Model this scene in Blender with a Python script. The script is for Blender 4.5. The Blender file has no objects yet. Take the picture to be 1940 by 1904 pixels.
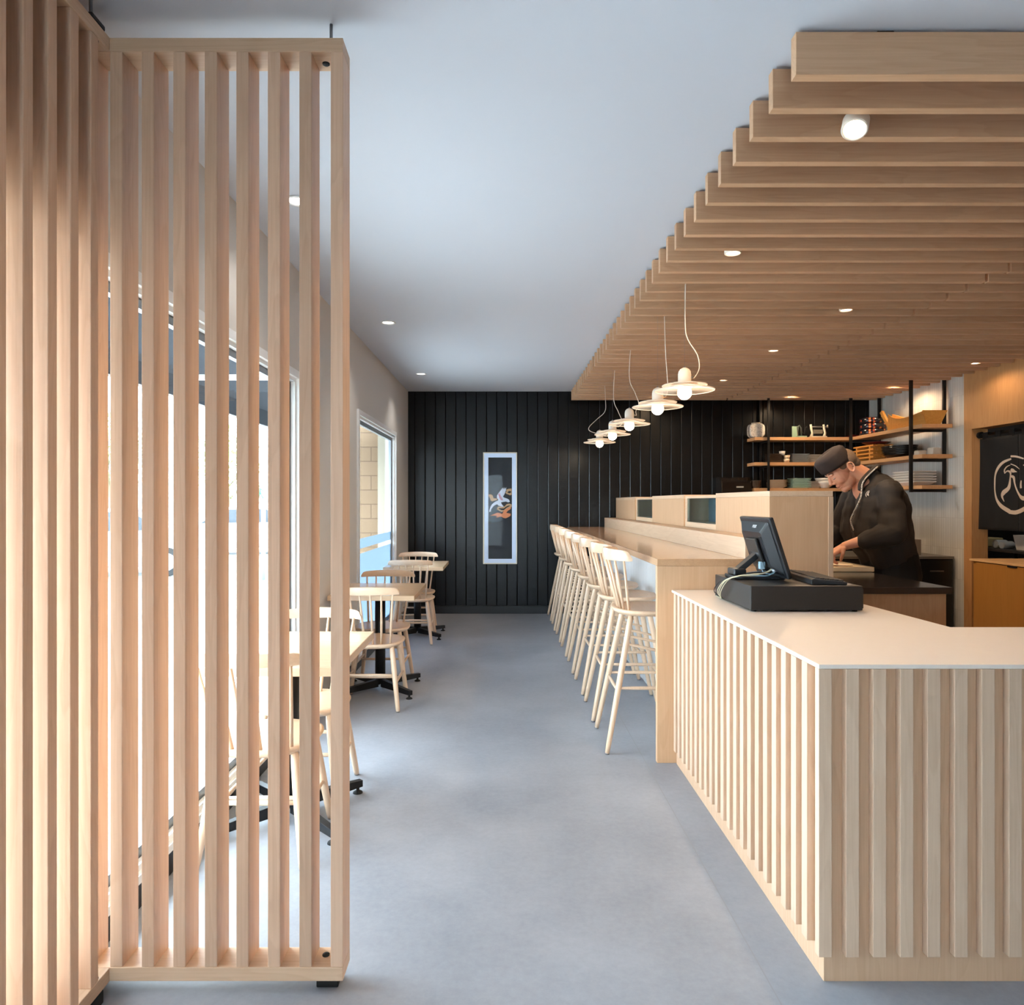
import bpy, bmesh, math, random
from mathutils import Vector, Matrix
random.seed(7)
PI = math.pi
scene = bpy.context.scene
COL = scene.collection
F = 1320.0            # focal length in pixels of the 1940 px wide frame

# ------------------------------------------------------------------ camera
cam_d = bpy.data.cameras.new('camera')
cam = bpy.data.objects.new('camera', cam_d)
COL.objects.link(cam)
cam.location = (0, 0, 1.41)
cam.rotation_euler = (PI/2, 0, 0)
cam_d.sensor_fit = 'HORIZONTAL'
cam_d.sensor_width = 36
cam_d.lens = F/1940*36
cam_d.shift_x = 22/1940
cam_d.shift_y = 1/1940
cam_d.clip_start = 0.05
cam_d.clip_end = 300
scene.camera = cam

# ------------------------------------------------------------------ sky and exposure
world = bpy.data.worlds.new('sky')
scene.world = world
world.use_nodes = True
bg = world.node_tree.nodes['Background']
bg.inputs[0].default_value = (0.95, 0.975, 1.0, 1)
bg.inputs[1].default_value = 16.0
sun_d = bpy.data.lights.new('sun', 'SUN'); sun_d.energy = 14; sun_d.angle = .02; sun_d.color = (1, .96, .90)
sun = bpy.data.objects.new('sun', sun_d); COL.objects.link(sun); sun.rotation_euler = (-0.15, -.30, 0)    # high, from the street side
scene.view_settings.view_transform = 'Standard'
scene.view_settings.look = 'None'
scene.view_settings.gamma = 1
scene.view_settings.use_curve_mapping = False
scene.view_settings.exposure = 0.36
cy = scene.cycles
cy.use_denoising = True
cy.max_bounces = 10
cy.diffuse_bounces = 6
cy.glossy_bounces = 4
cy.transparent_max_bounces = 16
cy.sample_clamp_indirect = 8

# ------------------------------------------------------------------ material helpers
def s2l(c):
    return tuple((x/12.92 if x <= .04045 else ((x+.055)/1.055)**2.4) for x in (v/255 for v in c)) + (1,)
def newmat(name):
    m = bpy.data.materials.new(name); m.use_nodes = True
    nt = m.node_tree; b = nt.nodes['Principled BSDF']
    return m, nt, b
def N(nt, t, **kw):
    n = nt.nodes.new(t)
    for k, v in kw.items():
        if hasattr(n, k): setattr(n, k, v)
        else: n.inputs[k].default_value = v
    return n
def plain(name, rgb, rough=.5, metal=0, spec=.5, emis=None, estr=0, var=0.0, bump=0.0, bscale=60, coat=0):
    m, nt, b = newmat(name)
    b.inputs['Base Color'].default_value = s2l(rgb)
    b.inputs['Roughness'].default_value = rough
    b.inputs['Metallic'].default_value = metal
    b.inputs['Specular IOR Level'].default_value = spec
    b.inputs['Coat Weight'].default_value = coat
    if emis:
        b.inputs['Emission Color'].default_value = s2l(emis); b.inputs['Emission Strength'].default_value = estr
    if var or bump:
        tc = N(nt, 'ShaderNodeTexCoord'); no = N(nt, 'ShaderNodeTexNoise'); no.inputs['Scale'].default_value = bscale
        no.inputs['Detail'].default_value = 4
        nt.links.new(tc.outputs['Object'], no.inputs['Vector'])
        if var:
            hs = N(nt, 'ShaderNodeHueSaturation'); hs.inputs['Color'].default_value = s2l(rgb)
            mr = N(nt, 'ShaderNodeMapRange'); mr.inputs['To Min'].default_value = 1-var; mr.inputs['To Max'].default_value = 1+var
            nt.links.new(no.outputs['Fac'], mr.inputs['Value']); nt.links.new(mr.outputs[0], hs.inputs['Value'])
            nt.links.new(hs.outputs[0], b.inputs['Base Color'])
        if bump:
            bp = N(nt, 'ShaderNodeBump'); bp.inputs['Strength'].default_value = bump; bp.inputs['Distance'].default_value = .01
            nt.links.new(no.outputs['Fac'], bp.inputs['Height']); nt.links.new(bp.outputs[0], b.inputs['Normal'])
    return m
def wood(name, light, dark, axis='Z', rough=.45, coat=.0, contrast=1.0, figure=1.0, var=.10):
    """pale close-grained timber: fine streaks along axis, slow cathedral figure, per-piece tone."""
    m, nt, b = newmat(name)
    L = nt.links
    tc = N(nt, 'ShaderNodeTexCoord'); oi = N(nt, 'ShaderNodeObjectInfo')
    off = N(nt, 'ShaderNodeVectorMath', operation='SCALE'); off.inputs[0].default_value = (7.3, 11.1, 5.7)
    L.new(oi.outputs['Random'], off.inputs['Scale'])
    ad = N(nt, 'ShaderNodeVectorMath', operation='ADD'); L.new(tc.outputs['Object'], ad.inputs[0]); L.new(off.outputs[0], ad.inputs[1])
    def stretched(al, ac):
        mp = N(nt, 'ShaderNodeMapping')
        mp.inputs['Scale'].default_value = [al if a == axis else ac for a in 'XYZ']
        L.new(ad.outputs[0], mp.inputs['Vector']); return mp
    fine = N(nt, 'ShaderNodeTexNoise'); fine.inputs['Scale'].default_value = 1; fine.inputs['Detail'].default_value = 4
    L.new(stretched(3.5, 160).outputs[0], fine.inputs['Vector'])
    fig = N(nt, 'ShaderNodeTexNoise'); fig.inputs['Scale'].default_value = 1; fig.inputs['Detail'].default_value = 2; fig.inputs['Distortion'].default_value = .5
    L.new(stretched(1.1, 9).outputs[0], fig.inputs['Vector'])
    ml = N(nt, 'ShaderNodeMath', operation='MULTIPLY'); ml.inputs[1].default_value = 9*figure; L.new(fig.outputs['Fac'], ml.inputs[0])
    fr = N(nt, 'ShaderNodeMath', operation='FRACT'); L.new(ml.outputs[0], fr.inputs[0])
    cr = N(nt, 'ShaderNodeValToRGB'); e = cr.color_ramp.elements
    e[0].position = 0; e[0].color = (.75, .75, .75, 1); e[1].position = 1; e[1].color = (.75, .75, .75, 1)
    k = e.new(.12); k.color = (.3, .3, .3, 1); k = e.new(.5); k.color = (.55, .55, .55, 1)
    L.new(fr.outputs[0], cr.inputs[0])
    mx = N(nt, 'ShaderNodeMath', operation='MULTIPLY_ADD'); mx.inputs[1].default_value = .45; 
    L.new(cr.outputs[0], mx.inputs[0])
    f2 = N(nt, 'ShaderNodeMath', operation='MULTIPLY'); f2.inputs[1].default_value = .65; L.new(fine.outputs['Fac'], f2.inputs[0])
    L.new(f2.outputs[0], mx.inputs[2])
    rg = N(nt, 'ShaderNodeMapRange'); rg.inputs['From Min'].default_value = .1; rg.inputs['From Max'].default_value = 1.0
    rg.inputs['To Min'].default_value = .5-.5*contrast; rg.inputs['To Max'].default_value = .5+.5*contrast
    L.new(mx.outputs[0], rg.inputs['Value'])
    mc = N(nt, 'ShaderNodeMix', data_type='RGBA'); mc.inputs[6].default_value = s2l(dark); mc.inputs[7].default_value = s2l(light)
    L.new(rg.outputs[0], mc.inputs[0])
    hs = N(nt, 'ShaderNodeHueSaturation')
    v = N(nt, 'ShaderNodeMapRange'); v.inputs['To Min'].default_value = 1-var; v.inputs['To Max'].default_value = 1+var*.6
    L.new(oi.outputs['Random'], v.inputs['Value']); L.new(v.outputs[0], hs.inputs['Value']); L.new(mc.outputs[2], hs.inputs['Color'])
    L.new(hs.outputs[0], b.inputs['Base Color'])
    b.inputs['Roughness'].default_value = rough
    b.inputs['Specular IOR Level'].default_value = .4
    b.inputs['Coat Weight'].default_value = coat; b.inputs['Coat Roughness'].default_value = .12
    bp = N(nt, 'ShaderNodeBump'); bp.inputs['Strength'].default_value = .08; bp.inputs['Distance'].default_value = .004
    L.new(fine.outputs['Fac'], bp.inputs['Height']); L.new(bp.outputs[0], b.inputs['Normal'])
    return m
def glass(name, tint=(235, 245, 250), refl=.10):
    m, nt, b = newmat(name); nt.nodes.remove(b)
    out = nt.nodes['Material Output']
    tr = N(nt, 'ShaderNodeBsdfTransparent'); tr.inputs[0].default_value = s2l(tint)
    gl = N(nt, 'ShaderNodeBsdfGlossy'); gl.inputs['Roughness'].default_value = .02
    lw = N(nt, 'ShaderNodeLayerWeight'); lw.inputs[0].default_value = .5
    pw = N(nt, 'ShaderNodeMath', operation='POWER'); pw.inputs[1].default_value = 5; nt.links.new(lw.outputs['Facing'], pw.inputs[0])
    ma = N(nt, 'ShaderNodeMath', operation='MULTIPLY_ADD'); ma.inputs[1].default_value = .5; ma.inputs[2].default_value = refl*.5; nt.links.new(pw.outputs[0], ma.inputs[0])
    mx = N(nt, 'ShaderNodeMixShader')
    nt.links.new(ma.outputs[0], mx.inputs[0]); nt.links.new(tr.outputs[0], mx.inputs[1]); nt.links.new(gl.outputs[0], mx.inputs[2])
    nt.links.new(mx.outputs[0], out.inputs[0])
    return m

LW, DW = (226, 196, 166), (196, 160, 127)
WX = wood('maple_x', LW, DW, 'X')
WY = wood('maple_y', LW, DW, 'Y')
WZ = wood('maple_z', LW, DW, 'Z')
WS = wood('beech_slat', (228, 196, 168), (198, 160, 130), 'Z', var=.14)
WSC = wood('maple_baffle', (212, 174, 140), (184, 144, 110), 'X', var=.10)
WPL = wood('maple_ply', (222, 184, 146), (202, 160, 122), 'Z', figure=.6)
WPB = wood('maple_bar', (216, 176, 138), (190, 148, 110), 'Y', rough=.16, coat=.6, figure=.5)
WPY = wood('maple_ply_long', (230, 202, 172), (206, 172, 140), 'Y', figure=.8)
WCH = wood('ash_chair', (230, 200, 172), (210, 178, 146), 'Z', rough=.35, coat=.25, var=.04)
WCX = wood('ash_chair_rail', (232, 202, 173), (212, 179, 146), 'X', rough=.35, coat=.25, var=.04)
WDK = wood('oak_warm', (206, 158, 108), (176, 124, 76), 'Z', var=.03)
WSH = wood('shelf_board_x', (214, 168, 122), (186, 138, 94), 'X', var=.05)
WSHY = wood('shelf_board_y', (214, 168, 122), (186, 138, 94), 'Y', var=.05)
BLK = plain('black_steel', (24, 25, 28), .45, .3)
BLKP = plain('black_plastic', (28, 29, 31), .42)
BLKR = plain('black_rubber', (16, 16, 17), .8)
WHT = plain('white_laminate', (240, 228, 216), .32, var=.02, bscale=20)
CEIL = plain('ceiling_paint', (196, 201, 211), .9, var=.01, bscale=3)
WALLP = plain('wall_paint', (205, 200, 194), .85, bump=.05, bscale=180)
TRIM = plain('white_trim', (232, 232, 232), .45)
METW = plain('white_powder_coat', (226, 214, 200), .5)
GLS = glass('clear_glass')
STEEL = plain('steel', (150, 150, 152), .3, .9)
STONE = plain('dark_stone', (44, 40, 40), .14, 0, .6, var=.15, bscale=90)

# ------------------------------------------------------------------ mesh builder
class MB:
    def __init__(s): s.v = []; s.f = []; s.sm = []
    def add(s, vs, fs, smooth=False):
        o = len(s.v); s.v += [tuple(v) for v in vs]; s.f += [tuple(i+o for i in f) for f in fs]; s.sm += [smooth]*len(fs); return s
    def box(s, x0, x1, y0, y1, z0, z1, M=None):
        vs = [Vector(p) for p in ((x0,y0,z0),(x1,y0,z0),(x1,y1,z0),(x0,y1,z0),(x0,y0,z1),(x1,y0,z1),(x1,y1,z1),(x0,y1,z1))]
        if M: vs = [M @ v for v in vs]
        return s.add(vs, [(3,2,1,0),(4,5,6,7),(0,1,5,4),(1,2,6,5),(2,3,7,6),(3,0,4,7)])
    def tube(s, pts, r, n=10, cap=True, smooth=True):
        pts = [Vector(p) for p in pts]; rs = r if isinstance(r, (list, tuple)) else [r]*len(pts)
        t0 = (pts[1]-pts[0]).normalized()
        up = Vector((0,0,1)) if abs(t0.z) < .9 else Vector((1,0,0))
        a = t0.cross(up).normalized(); rings = []
        for i, p in enumerate(pts):
            t = (pts[min(i+1, len(pts)-1)]-pts[max(i-1, 0)]).normalized()
            a = (a - t*a.dot(t)).normalized(); b = t.cross(a)
            rings += [p + (a*math.cos(2*PI*k/n) + b*math.sin(2*PI*k/n))*rs[i] for k in range(n)]
        fs = [(i*n+k, i*n+(k+1) % n, (i+1)*n+(k+1) % n, (i+1)*n+k) for i in range(len(pts)-1) for k in range(n)]
        s.add(rings, fs, smooth)
        if cap:
            o = len(s.v)-len(rings); L = len(pts)-1
            s.f.append(tuple(o+k for k in reversed(range(n)))); s.f.append(tuple(o+L*n+k for k in range(n))); s.sm += [False, False]
        return s
    def lathe(s, prof, c=(0,0,0), n=24, M=None, smooth=True):
        c = Vector(c); vs = []; fs = []
        for r, z in prof:
            for k in range(n):
                v = Vector((r*math.cos(2*PI*k/n), r*math.sin(2*PI*k/n), z))
                if M: v = M @ v
                vs.append(c+v)
        for i in range(len(prof)-1):
            for k in range(n):
                fs.append((i*n+k, i*n+(k+1) % n, (i+1)*n+(k+1) % n, (i+1)*n+k))
        return s.add(vs, fs, smooth)
    def prism(s, poly, h, M):
        """poly 2-D outline extruded 0..h along local z, placed by M"""
        n = len(poly); vs = [M @ Vector((x, y, 0)) for x, y in poly] + [M @ Vector((x, y, h)) for x, y in poly]
        fs = [tuple(reversed(range(n))), tuple(range(n, 2*n))] + [(i, (i+1) % n, n+(i+1) % n, n+i) for i in range(n)]
        return s.add(vs, fs)
    def ball(s, c, r, n=16, m=10, sc=(1,1,1), M=None):
        prof = [(max(1e-5, math.sin(PI*i/m)), -math.cos(PI*i/m)) for i in range(m+1)]
        S = Matrix.Diagonal((r*sc[0], r*sc[1], r*sc[2], 1))
        return s.lathe(prof, c, n, (M @ S) if M else S)
    def shift(s, d):
        s.v = [(v[0]+d[0], v[1]+d[1], v[2]+d[2]) for v in s.v]; return s
    def mesh(s, name, off=(0,0,0)):
        me = bpy.data.meshes.new(name)
        me.from_pydata([(v[0]-off[0], v[1]-off[1], v[2]-off[2]) for v in s.v], [], s.f)
        me.polygons.foreach_set('use_smooth', s.sm)
        bm = bmesh.new(); bm.from_mesh(me); bmesh.ops.remove_doubles(bm, verts=bm.verts, dist=1e-6)
        bmesh.ops.recalc_face_normals(bm, faces=bm.faces); bm.to_mesh(me); bm.free()
        return me
def origin_of(p):
    o = Vector((0,0,0))
    while p: o += p.location; p = p.parent
    return o
def obj(name, mb, mat, parent=None, bevel=0, segs=2, label=None, origin=None):
    base = origin_of(parent); here = Vector(origin) if origin is not None else base
    o = bpy.data.objects.new(name, mb.mesh(name, here)); COL.objects.link(o)
    if parent: o.parent = parent
    o.location = here-base
    o.data.materials.append(mat)
    if bevel:
        b = o.modifiers.new('bevel', 'BEVEL'); b.width = bevel; b.segments = segs; b.limit_method = 'ANGLE'; b.angle_limit = .6
    if label: o['label'] = label
    return o
def thing(name, label, cat, loc=(0,0,0), group=None, rz=0):
    o = bpy.data.objects.new(name, None); COL.objects.link(o); o.location = loc; o.rotation_euler.z = rz
    o.empty_display_size = .1
    o['label'] = label; o['category'] = cat
    if group: o['group'] = group
    return o
def tag(o, label, cat, group=None):
    o['label'] = label; o['category'] = cat
    if group: o['group'] = group
    return o
def struct(name, mb, mat, parent=None, bevel=0):
    o = obj(name, mb, mat, parent, bevel)
    if not parent: o['kind'] = 'structure'
    return o
def copy_tree(o, parent=None):
    kids = list(o.children)
    c = o.copy(); COL.objects.link(c)
    if parent: c.parent = parent
    for k in kids: copy_tree(k, c)
    return c
def solo(name, mb, mat, label, cat, group=None, bevel=0, loc=None):
    """a thing that is one mesh, its origin at the middle of its base"""
    xs = [v[0] for v in mb.v]; ys = [v[1] for v in mb.v]; zs = [v[2] for v in mb.v]
    o = obj(name, mb, mat, None, bevel, origin=((min(xs)+max(xs))/2, (min(ys)+max(ys))/2, min(zs)))
    return tag(o, label, cat, group)
RX = lambda a: Matrix.Rotation(a, 4, 'X')
RY = lambda a: Matrix.Rotation(a, 4, 'Y')
RZ = lambda a: Matrix.Rotation(a, 4, 'Z')
T = lambda *p: Matrix.Translation(Vector(p))

# ================================================================== THE ROOM
H = 2.835; YB = 8.90; XR = 4.71; YF = -3.2
def wl(y): return -1.298 + .0133*y             # inner face of the left wall, which runs slightly out of square
# floor: pale grey sealed concrete with soft clouding
m, nt, b = newmat('concrete_floor'); L = nt.links
tc = N(nt, 'ShaderNodeTexCoord')
n1 = N(nt, 'ShaderNodeTexNoise'); n1.inputs['Scale'].default_value = 1.3; n1.inputs['Detail'].default_value = 9; n1.inputs['Roughness'].default_value = .62
n2 = N(nt, 'ShaderNodeTexNoise'); n2.inputs['Scale'].default_value = 38; n2.inputs['Detail'].default_value = 8; n2.inputs['Roughness'].default_value = .7
L.new(tc.outputs['Object'], n1.inputs['Vector']); L.new(tc.outputs['Object'], n2.inputs['Vector'])
ma = N(nt, 'ShaderNodeMath', operation='MULTIPLY_ADD'); ma.inputs[1].default_value = .35
L.new(n2.outputs['Fac'], ma.inputs[0]); L.new(n1.outputs['Fac'], ma.inputs[2])
cr = N(nt, 'ShaderNodeValToRGB'); e = cr.color_ramp.elements
e[0].position = .45; e[0].color = s2l((136, 141, 150)); e[1].position = .9; e[1].color = s2l((168, 172, 180))
L.new(ma.outputs[0], cr.inputs[0])
# one filled saw-cut joint running down the room
sx = N(nt, 'ShaderNodeSeparateXYZ'); L.new(tc.outputs['Object'], sx.inputs[0])
d1 = N(nt, 'ShaderNodeMath', operation='SUBTRACT'); d1.inputs[1].default_value = .79; L.new(sx.outputs[0], d1.inputs[0])
d2 = N(nt, 'ShaderNodeMath', operation='ABSOLUTE'); L.new(d1.outputs[0], d2.inputs[0])
d3 = N(nt, 'ShaderNodeMath', operation='LESS_THAN'); d3.inputs[1].default_value = .0022; L.new(d2.outputs[0], d3.inputs[0])
mj = N(nt, 'ShaderNodeMix', data_type='RGBA'); mj.inputs[7].default_value = s2l((150, 152, 156))
L.new(d3.outputs[0], mj.inputs[0]); L.new(cr.outputs[0], mj.inputs[6]); L.new(mj.outputs[2], b.inputs['Base Color'])
rr = N(nt, 'ShaderNodeMapRange'); rr.inputs['To Min'].default_value = .34; rr.inputs['To Max'].default_value = .56
L.new(n1.outputs['Fac'], rr.inputs['Value']); L.new(rr.outputs[0], b.inputs['Roughness'])
b.inputs['Specular IOR Level'].default_value = .4
FLOORM = m
struct('floor', MB().box(-1.55, 7.2, YF-.2, 9.1, -.2, 0), FLOORM)
struct('ceiling', MB().box(-1.55, 7.2, YF-.2, 9.1, H, H+.2), CEIL)

# left wall with two large window openings
def lw_box(mb, y0, y1, z0, z1, d0=0.0, d1=.10):
    """a slab of the left wall: y0..y1 along it, d0..d1 outwards from its inner face"""
    vs = [(wl(y0)-d1, y0, z0), (wl(y0)-d0, y0, z0), (wl(y1)-d0, y1, z0), (wl(y1)-d1, y1, z0)]
    vs += [(x, y, z1) for x, y, z in vs]
    return mb.add(vs, [(3,2,1,0),(4,5,6,7),(0,1,5,4),(1,2,6,5),(2,3,7,6),(3,0,4,7)])
W1, W2 = (.45, 4.235), (5.96, 7.86)
ZS, ZT = .12, 2.165
mb = MB()
lw_box(mb, YF-.2, YB+.2, ZT, H); lw_box(mb, YF-.2, YB+.2, -.15, ZS)
lw_box(mb, YF-.2, W1[0], ZS, ZT); lw_box(mb, W1[1], W2[0], ZS, ZT); lw_box(mb, W2[1], YB+.2, ZS, ZT)
struct('wall_left', mb, WALLP)
BWM = plain('black_baseboard_paint', (26, 29, 34), .4)
mb = MB(); lw_box(mb, YF, YB-.03, 0, .085, -.012, .0); struct('baseboard_left', mb, BWM, bevel=.002)
FILM, nt, b = newmat('frosted_film'); nt.nodes.remove(b)
tr = N(nt, 'ShaderNodeBsdfTransparent'); tr.inputs[0].default_value = (.48, .53, .60, 1)
tl = N(nt, 'ShaderNodeBsdfTranslucent'); tl.inputs[0].default_value = s2l((128, 138, 150))
mx = N(nt, 'ShaderNodeMixShader'); mx.inputs[0].default_value = .72
nt.links.new(tr.outputs[0], mx.inputs[1]); nt.links.new(tl.outputs[0], mx.inputs[2]); nt.links.new(mx.outputs[0], nt.nodes['Material Output'].inputs[0])
ALU = plain('grey_aluminium', (140, 146, 152), .35, .6)
for i, (a, c) in enumerate((W1, W2)):
    w = MB()      # the stepped white casing inside the opening
    for (d0, d1, t) in ((-.018, .0, .05), (.0, .025, .022), (.025, .09, .012)):
        s_ = t if d0 >= 0 else 0
        o_ = 0 if d0 >= 0 else .045
        lw_box(w, a-o_, c+o_, ZT-s_, ZT+(o_ if d0 < 0 else 0), d0, d1)
        lw_box(w, a-o_, a+s_, ZS, ZT-s_, d0, d1); lw_box(w, c-s_, c+o_, ZS, ZT-s_, d0, d1)
        lw_box(w, a-o_, c+o_, ZS-(.03 if d0 < 0 else 0), ZS+s_, d0, d1)
    win = struct('window_%d' % (i+1), w, TRIM, bevel=.003)
    win['label'] = ['large shopfront window behind the slatted screen', 'tall shopfront window beside the far tables'][i]
    fr = MB(); f_ = .045
    lw_box(fr, a+.012, c-.012, ZT-.012-f_, ZT-.012, .03, .06); lw_box(fr, a+.012, c-.012, ZS+.012, ZS+.012+f_, .03, .06)
    lw_box(fr, a+.012, a+.012+f_, ZS+.012, ZT-.012, .03, .06); lw_box(fr, c-.012-f_, c-.012, ZS+.012, ZT-.012, .03, .06)
    obj('window_frame', fr, ALU, win, .003)
    g = MB(); lw_box(g, a+.055, c-.055, ZS+.055, ZT-.055, .043, .048); obj('pane', g, GLS, win)
    if i == 1:
        fm = MB(); lw_box(fm, a+.055, c-.055, 1.0, 1.09, .040, .042); lw_box(fm, a+.055, c-.055, ZS+.055, .955, .040, .042)
        obj('frosted_film', fm, FILM, win)
# back wall: near-black vertical boards with V-grooves
m, nt, b = newmat('black_stained_boards'); L = nt.links
tc = N(nt, 'ShaderNodeTexCoord'); mp = N(nt, 'ShaderNodeMapping'); mp.inputs['Scale'].default_value = (40, 40, 2.2)
L.new(tc.outputs['Object'], mp.inputs[0]); no = N(nt, 'ShaderNodeTexNoise'); no.inputs['Scale'].default_value = 1; no.inputs['Detail'].default_value = 5
L.new(mp.outputs[0], no.inputs['Vector'])
cr = N(nt, 'ShaderNodeValToRGB'); cr.color_ramp.elements[0].color = s2l((9, 11, 13)); cr.color_ramp.elements[1].color = s2l((21, 24, 28))
L.new(no.outputs['Fac'], cr.inputs[0]); L.new(cr.outputs[0], b.inputs['Base Color'])
b.inputs['Roughness'].default_value = .27; b.inputs['Specular IOR Level'].default_value = .32
bp = N(nt, 'ShaderNodeBump'); bp.inputs['Strength'].default_value = .12; bp.inputs['Distance'].default_value = .004
L.new(no.outputs['Fac'], bp.inputs['Height']); L.new(bp.outputs[0], b.inputs['Normal'])
BOARD = m
mb = MB()
x = -1.225; P = .1308; g = .0045
prof = []
while x < 4.75:
    prof += [(x, .010), (x+.0025, .0038), (x+.009, 0), (x+P-.006, 0), (x+P-.002, .0036)]
    x += P
prof.append((x, .010))
vs = [(px_, YB+dy, z) for z in (-.1, H) for px_, dy in prof]
n = len(prof)
vs += [(prof[0][0], YB+.2, -.1), (prof[-1][0], YB+.2, -.1), (prof[0][0], YB+.2, H), (prof[-1][0], YB+.2, H)]
fs = [(i, i+1, n+i+1, n+i) for i in range(n-1)] + [(2*n, 2*n+2, 2*n+3, 2*n+1), (0, n, 2*n+2, 2*n), (n-1, 2*n+1, 2*n+3, 2*n-1)]
mb.add(vs, fs); struct('wall_back', mb, BOARD)
struct('baseboard_back', MB().box(-1.18, .845, YB-.022, YB, 0, .10), BWM, bevel=.003)

# right wall: tiled stretch at the back, then timber lining with the kitchen opening
m, nt, b = newmat('vertical_tiles'); L = nt.links
tc = N(nt, 'ShaderNodeTexCoord'); sp = N(nt, 'ShaderNodeSeparateXYZ'); L.new(tc.outputs['Object'], sp.inputs[0])
cb = N(nt, 'ShaderNodeCombineXYZ'); L.new(sp.outputs[1], cb.inputs[0]); L.new(sp.outputs[2], cb.inputs[1])
br = N(nt, 'ShaderNodeTexBrick', offset=0.0); br.inputs['Scale'].default_value = 1
br.inputs['Color1'].default_value = s2l((202, 200, 194)); br.inputs['Color2'].default_value = s2l((214, 212, 206)); br.inputs['Mortar'].default_value = s2l((188, 184, 178))
br.inputs['Mortar Size'].default_value = .0018; br.inputs['Brick Width'].default_value = .038; br.inputs['Row Height'].default_value = .314; br.inputs['Mortar Smooth'].default_value = .4
L.new(cb.outputs[0], br.inputs['Vector']); L.new(br.outputs['Color'], b.inputs['Base Color'])
# each tile is gently convex
mu = N(nt, 'ShaderNodeMath', operation='MULTIPLY'); mu.inputs[1].default_value = 1/.038*PI; L.new(sp.outputs[1], mu.inputs[0])
si = N(nt, 'ShaderNodeMath', operation='SINE'); L.new(mu.outputs[0], si.inputs[0]); ab = N(nt, 'ShaderNodeMath', operation='ABSOLUTE'); L.new(si.outputs[0], ab.inputs[0])
mm = N(nt, 'ShaderNodeMath', operation='SUBTRACT'); L.new(ab.outputs[0], mm.inputs[0]); L.new(br.outputs['Fac'], mm.inputs[1])
bp = N(nt, 'ShaderNodeBump'); bp.inputs['Strength'].default_value = .35; bp.inputs['Distance'].default_value = .003
L.new(mm.outputs[0], bp.inputs['Height']); L.new(bp.outputs[0], b.inputs['Normal']); b.inputs['Roughness'].default_value = .22
TILE = m
YT = 7.08; OP = (5.05, 6.962); ZO = 2.148
struct('wall_right', MB().box(XR, XR+.16, YT, YB+.1, -.1, H), TILE)
mb = MB(); mb.box(XR, XR+.16, OP[1], YT, -.1, H); mb.box(XR, XR+.16, OP[0], OP[1], ZO, H); mb.box(XR, XR+.16, YF-.2, OP[0], -.1, H)
struct('trim_1', mb, WDK)
# kitchen beyond the opening
KW = plain('kitchen_wall_paint', (96, 98, 100), .6)
mb = MB(); mb.box(6.9, 7.05, 4.2, 8.9, -.1, H); mb.box(XR+.16, 6.9, 8.75, 8.9, -.1, H); mb.box(XR+.16, 6.9, 4.2, 4.35, -.1, H)
struct('wall_kitchen', mb, KW)
# front of the shop behind the camera: wall with a wide glazed opening
mb = MB(); mb.box(-1.55, 7.2, YF-.2, YF, 2.3, H); mb.box(-1.55, -1.1, YF-.2, YF, -.1, 2.3); mb.box(.1, 7.2, YF-.2, YF, -.1, 2.3); mb.box(-1.1, .1, YF-.2, YF, -.1, .08)
struct('wall_front', mb, plain('umber_paint', (112, 98, 88), .8))
mb = MB()
for xx in (-1.1, -.52, .05): mb.box(xx, xx+.05, YF-.13, YF-.07, .08, 2.3)
mb.box(-1.1, .1, YF-.13, YF-.07, .08, .13); mb.box(-1.1, .1, YF-.13, YF-.07, 2.25, 2.3)
w3 = struct('window_3', mb, ALU)
obj('pane', MB().box(-1.05, .05, YF-.103, YF-.097, .13, 2.25), GLS, w3)

# recessed ceiling lights
LENS = plain('lamp_lens_cool', (255, 255, 255), .5, emis=(255, 250, 240), estr=6)
LENSW = plain('lamp_lens_warm', (255, 240, 220), .5, emis=(255, 222, 180), estr=10)
def spot(name, loc, parent, energy, size=1.6, color=(1, .76, .50), blend=.8, radius=.03, tilt=None):
    l = bpy.data.lights.new(name, 'SPOT'); l.energy = energy; l.spot_size = size; l.spot_blend = blend; l.color = color; l.shadow_soft_size = radius
    o = bpy.data.objects.new(name, l); COL.objects.link(o); o.parent = parent; o.location = Vector(loc)-origin_of(parent)
    if tilt: o.rotation_euler = tilt
    return o
for (x, y, lb) in ((-.957, 3.28, 'small recessed ceiling light nearest the slatted screen'), (-.885, 5.49, 'small recessed ceiling light above the middle table'),
                   (-.873, 7.67, 'small recessed ceiling light closest to the black wall')):
    t = thing('recessed_light', lb, 'ceiling light', (x, y, H), 'recessed lights over the tables')
    obj('trim_ring', MB().lathe([(.058, -.001), (.062, -.006), (.048, -.008), (.042, -.002)], (x, y, H), 32), TRIM, t)
    obj('lens', MB().lathe([(.001, -.003), (.042, -.003), (.042, -.0005)], (x, y, H), 24), LENS, t)
    spot('lamp_light', (x, y, H-.02), t, 12, 1.9, (1, .95, .88))

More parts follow.
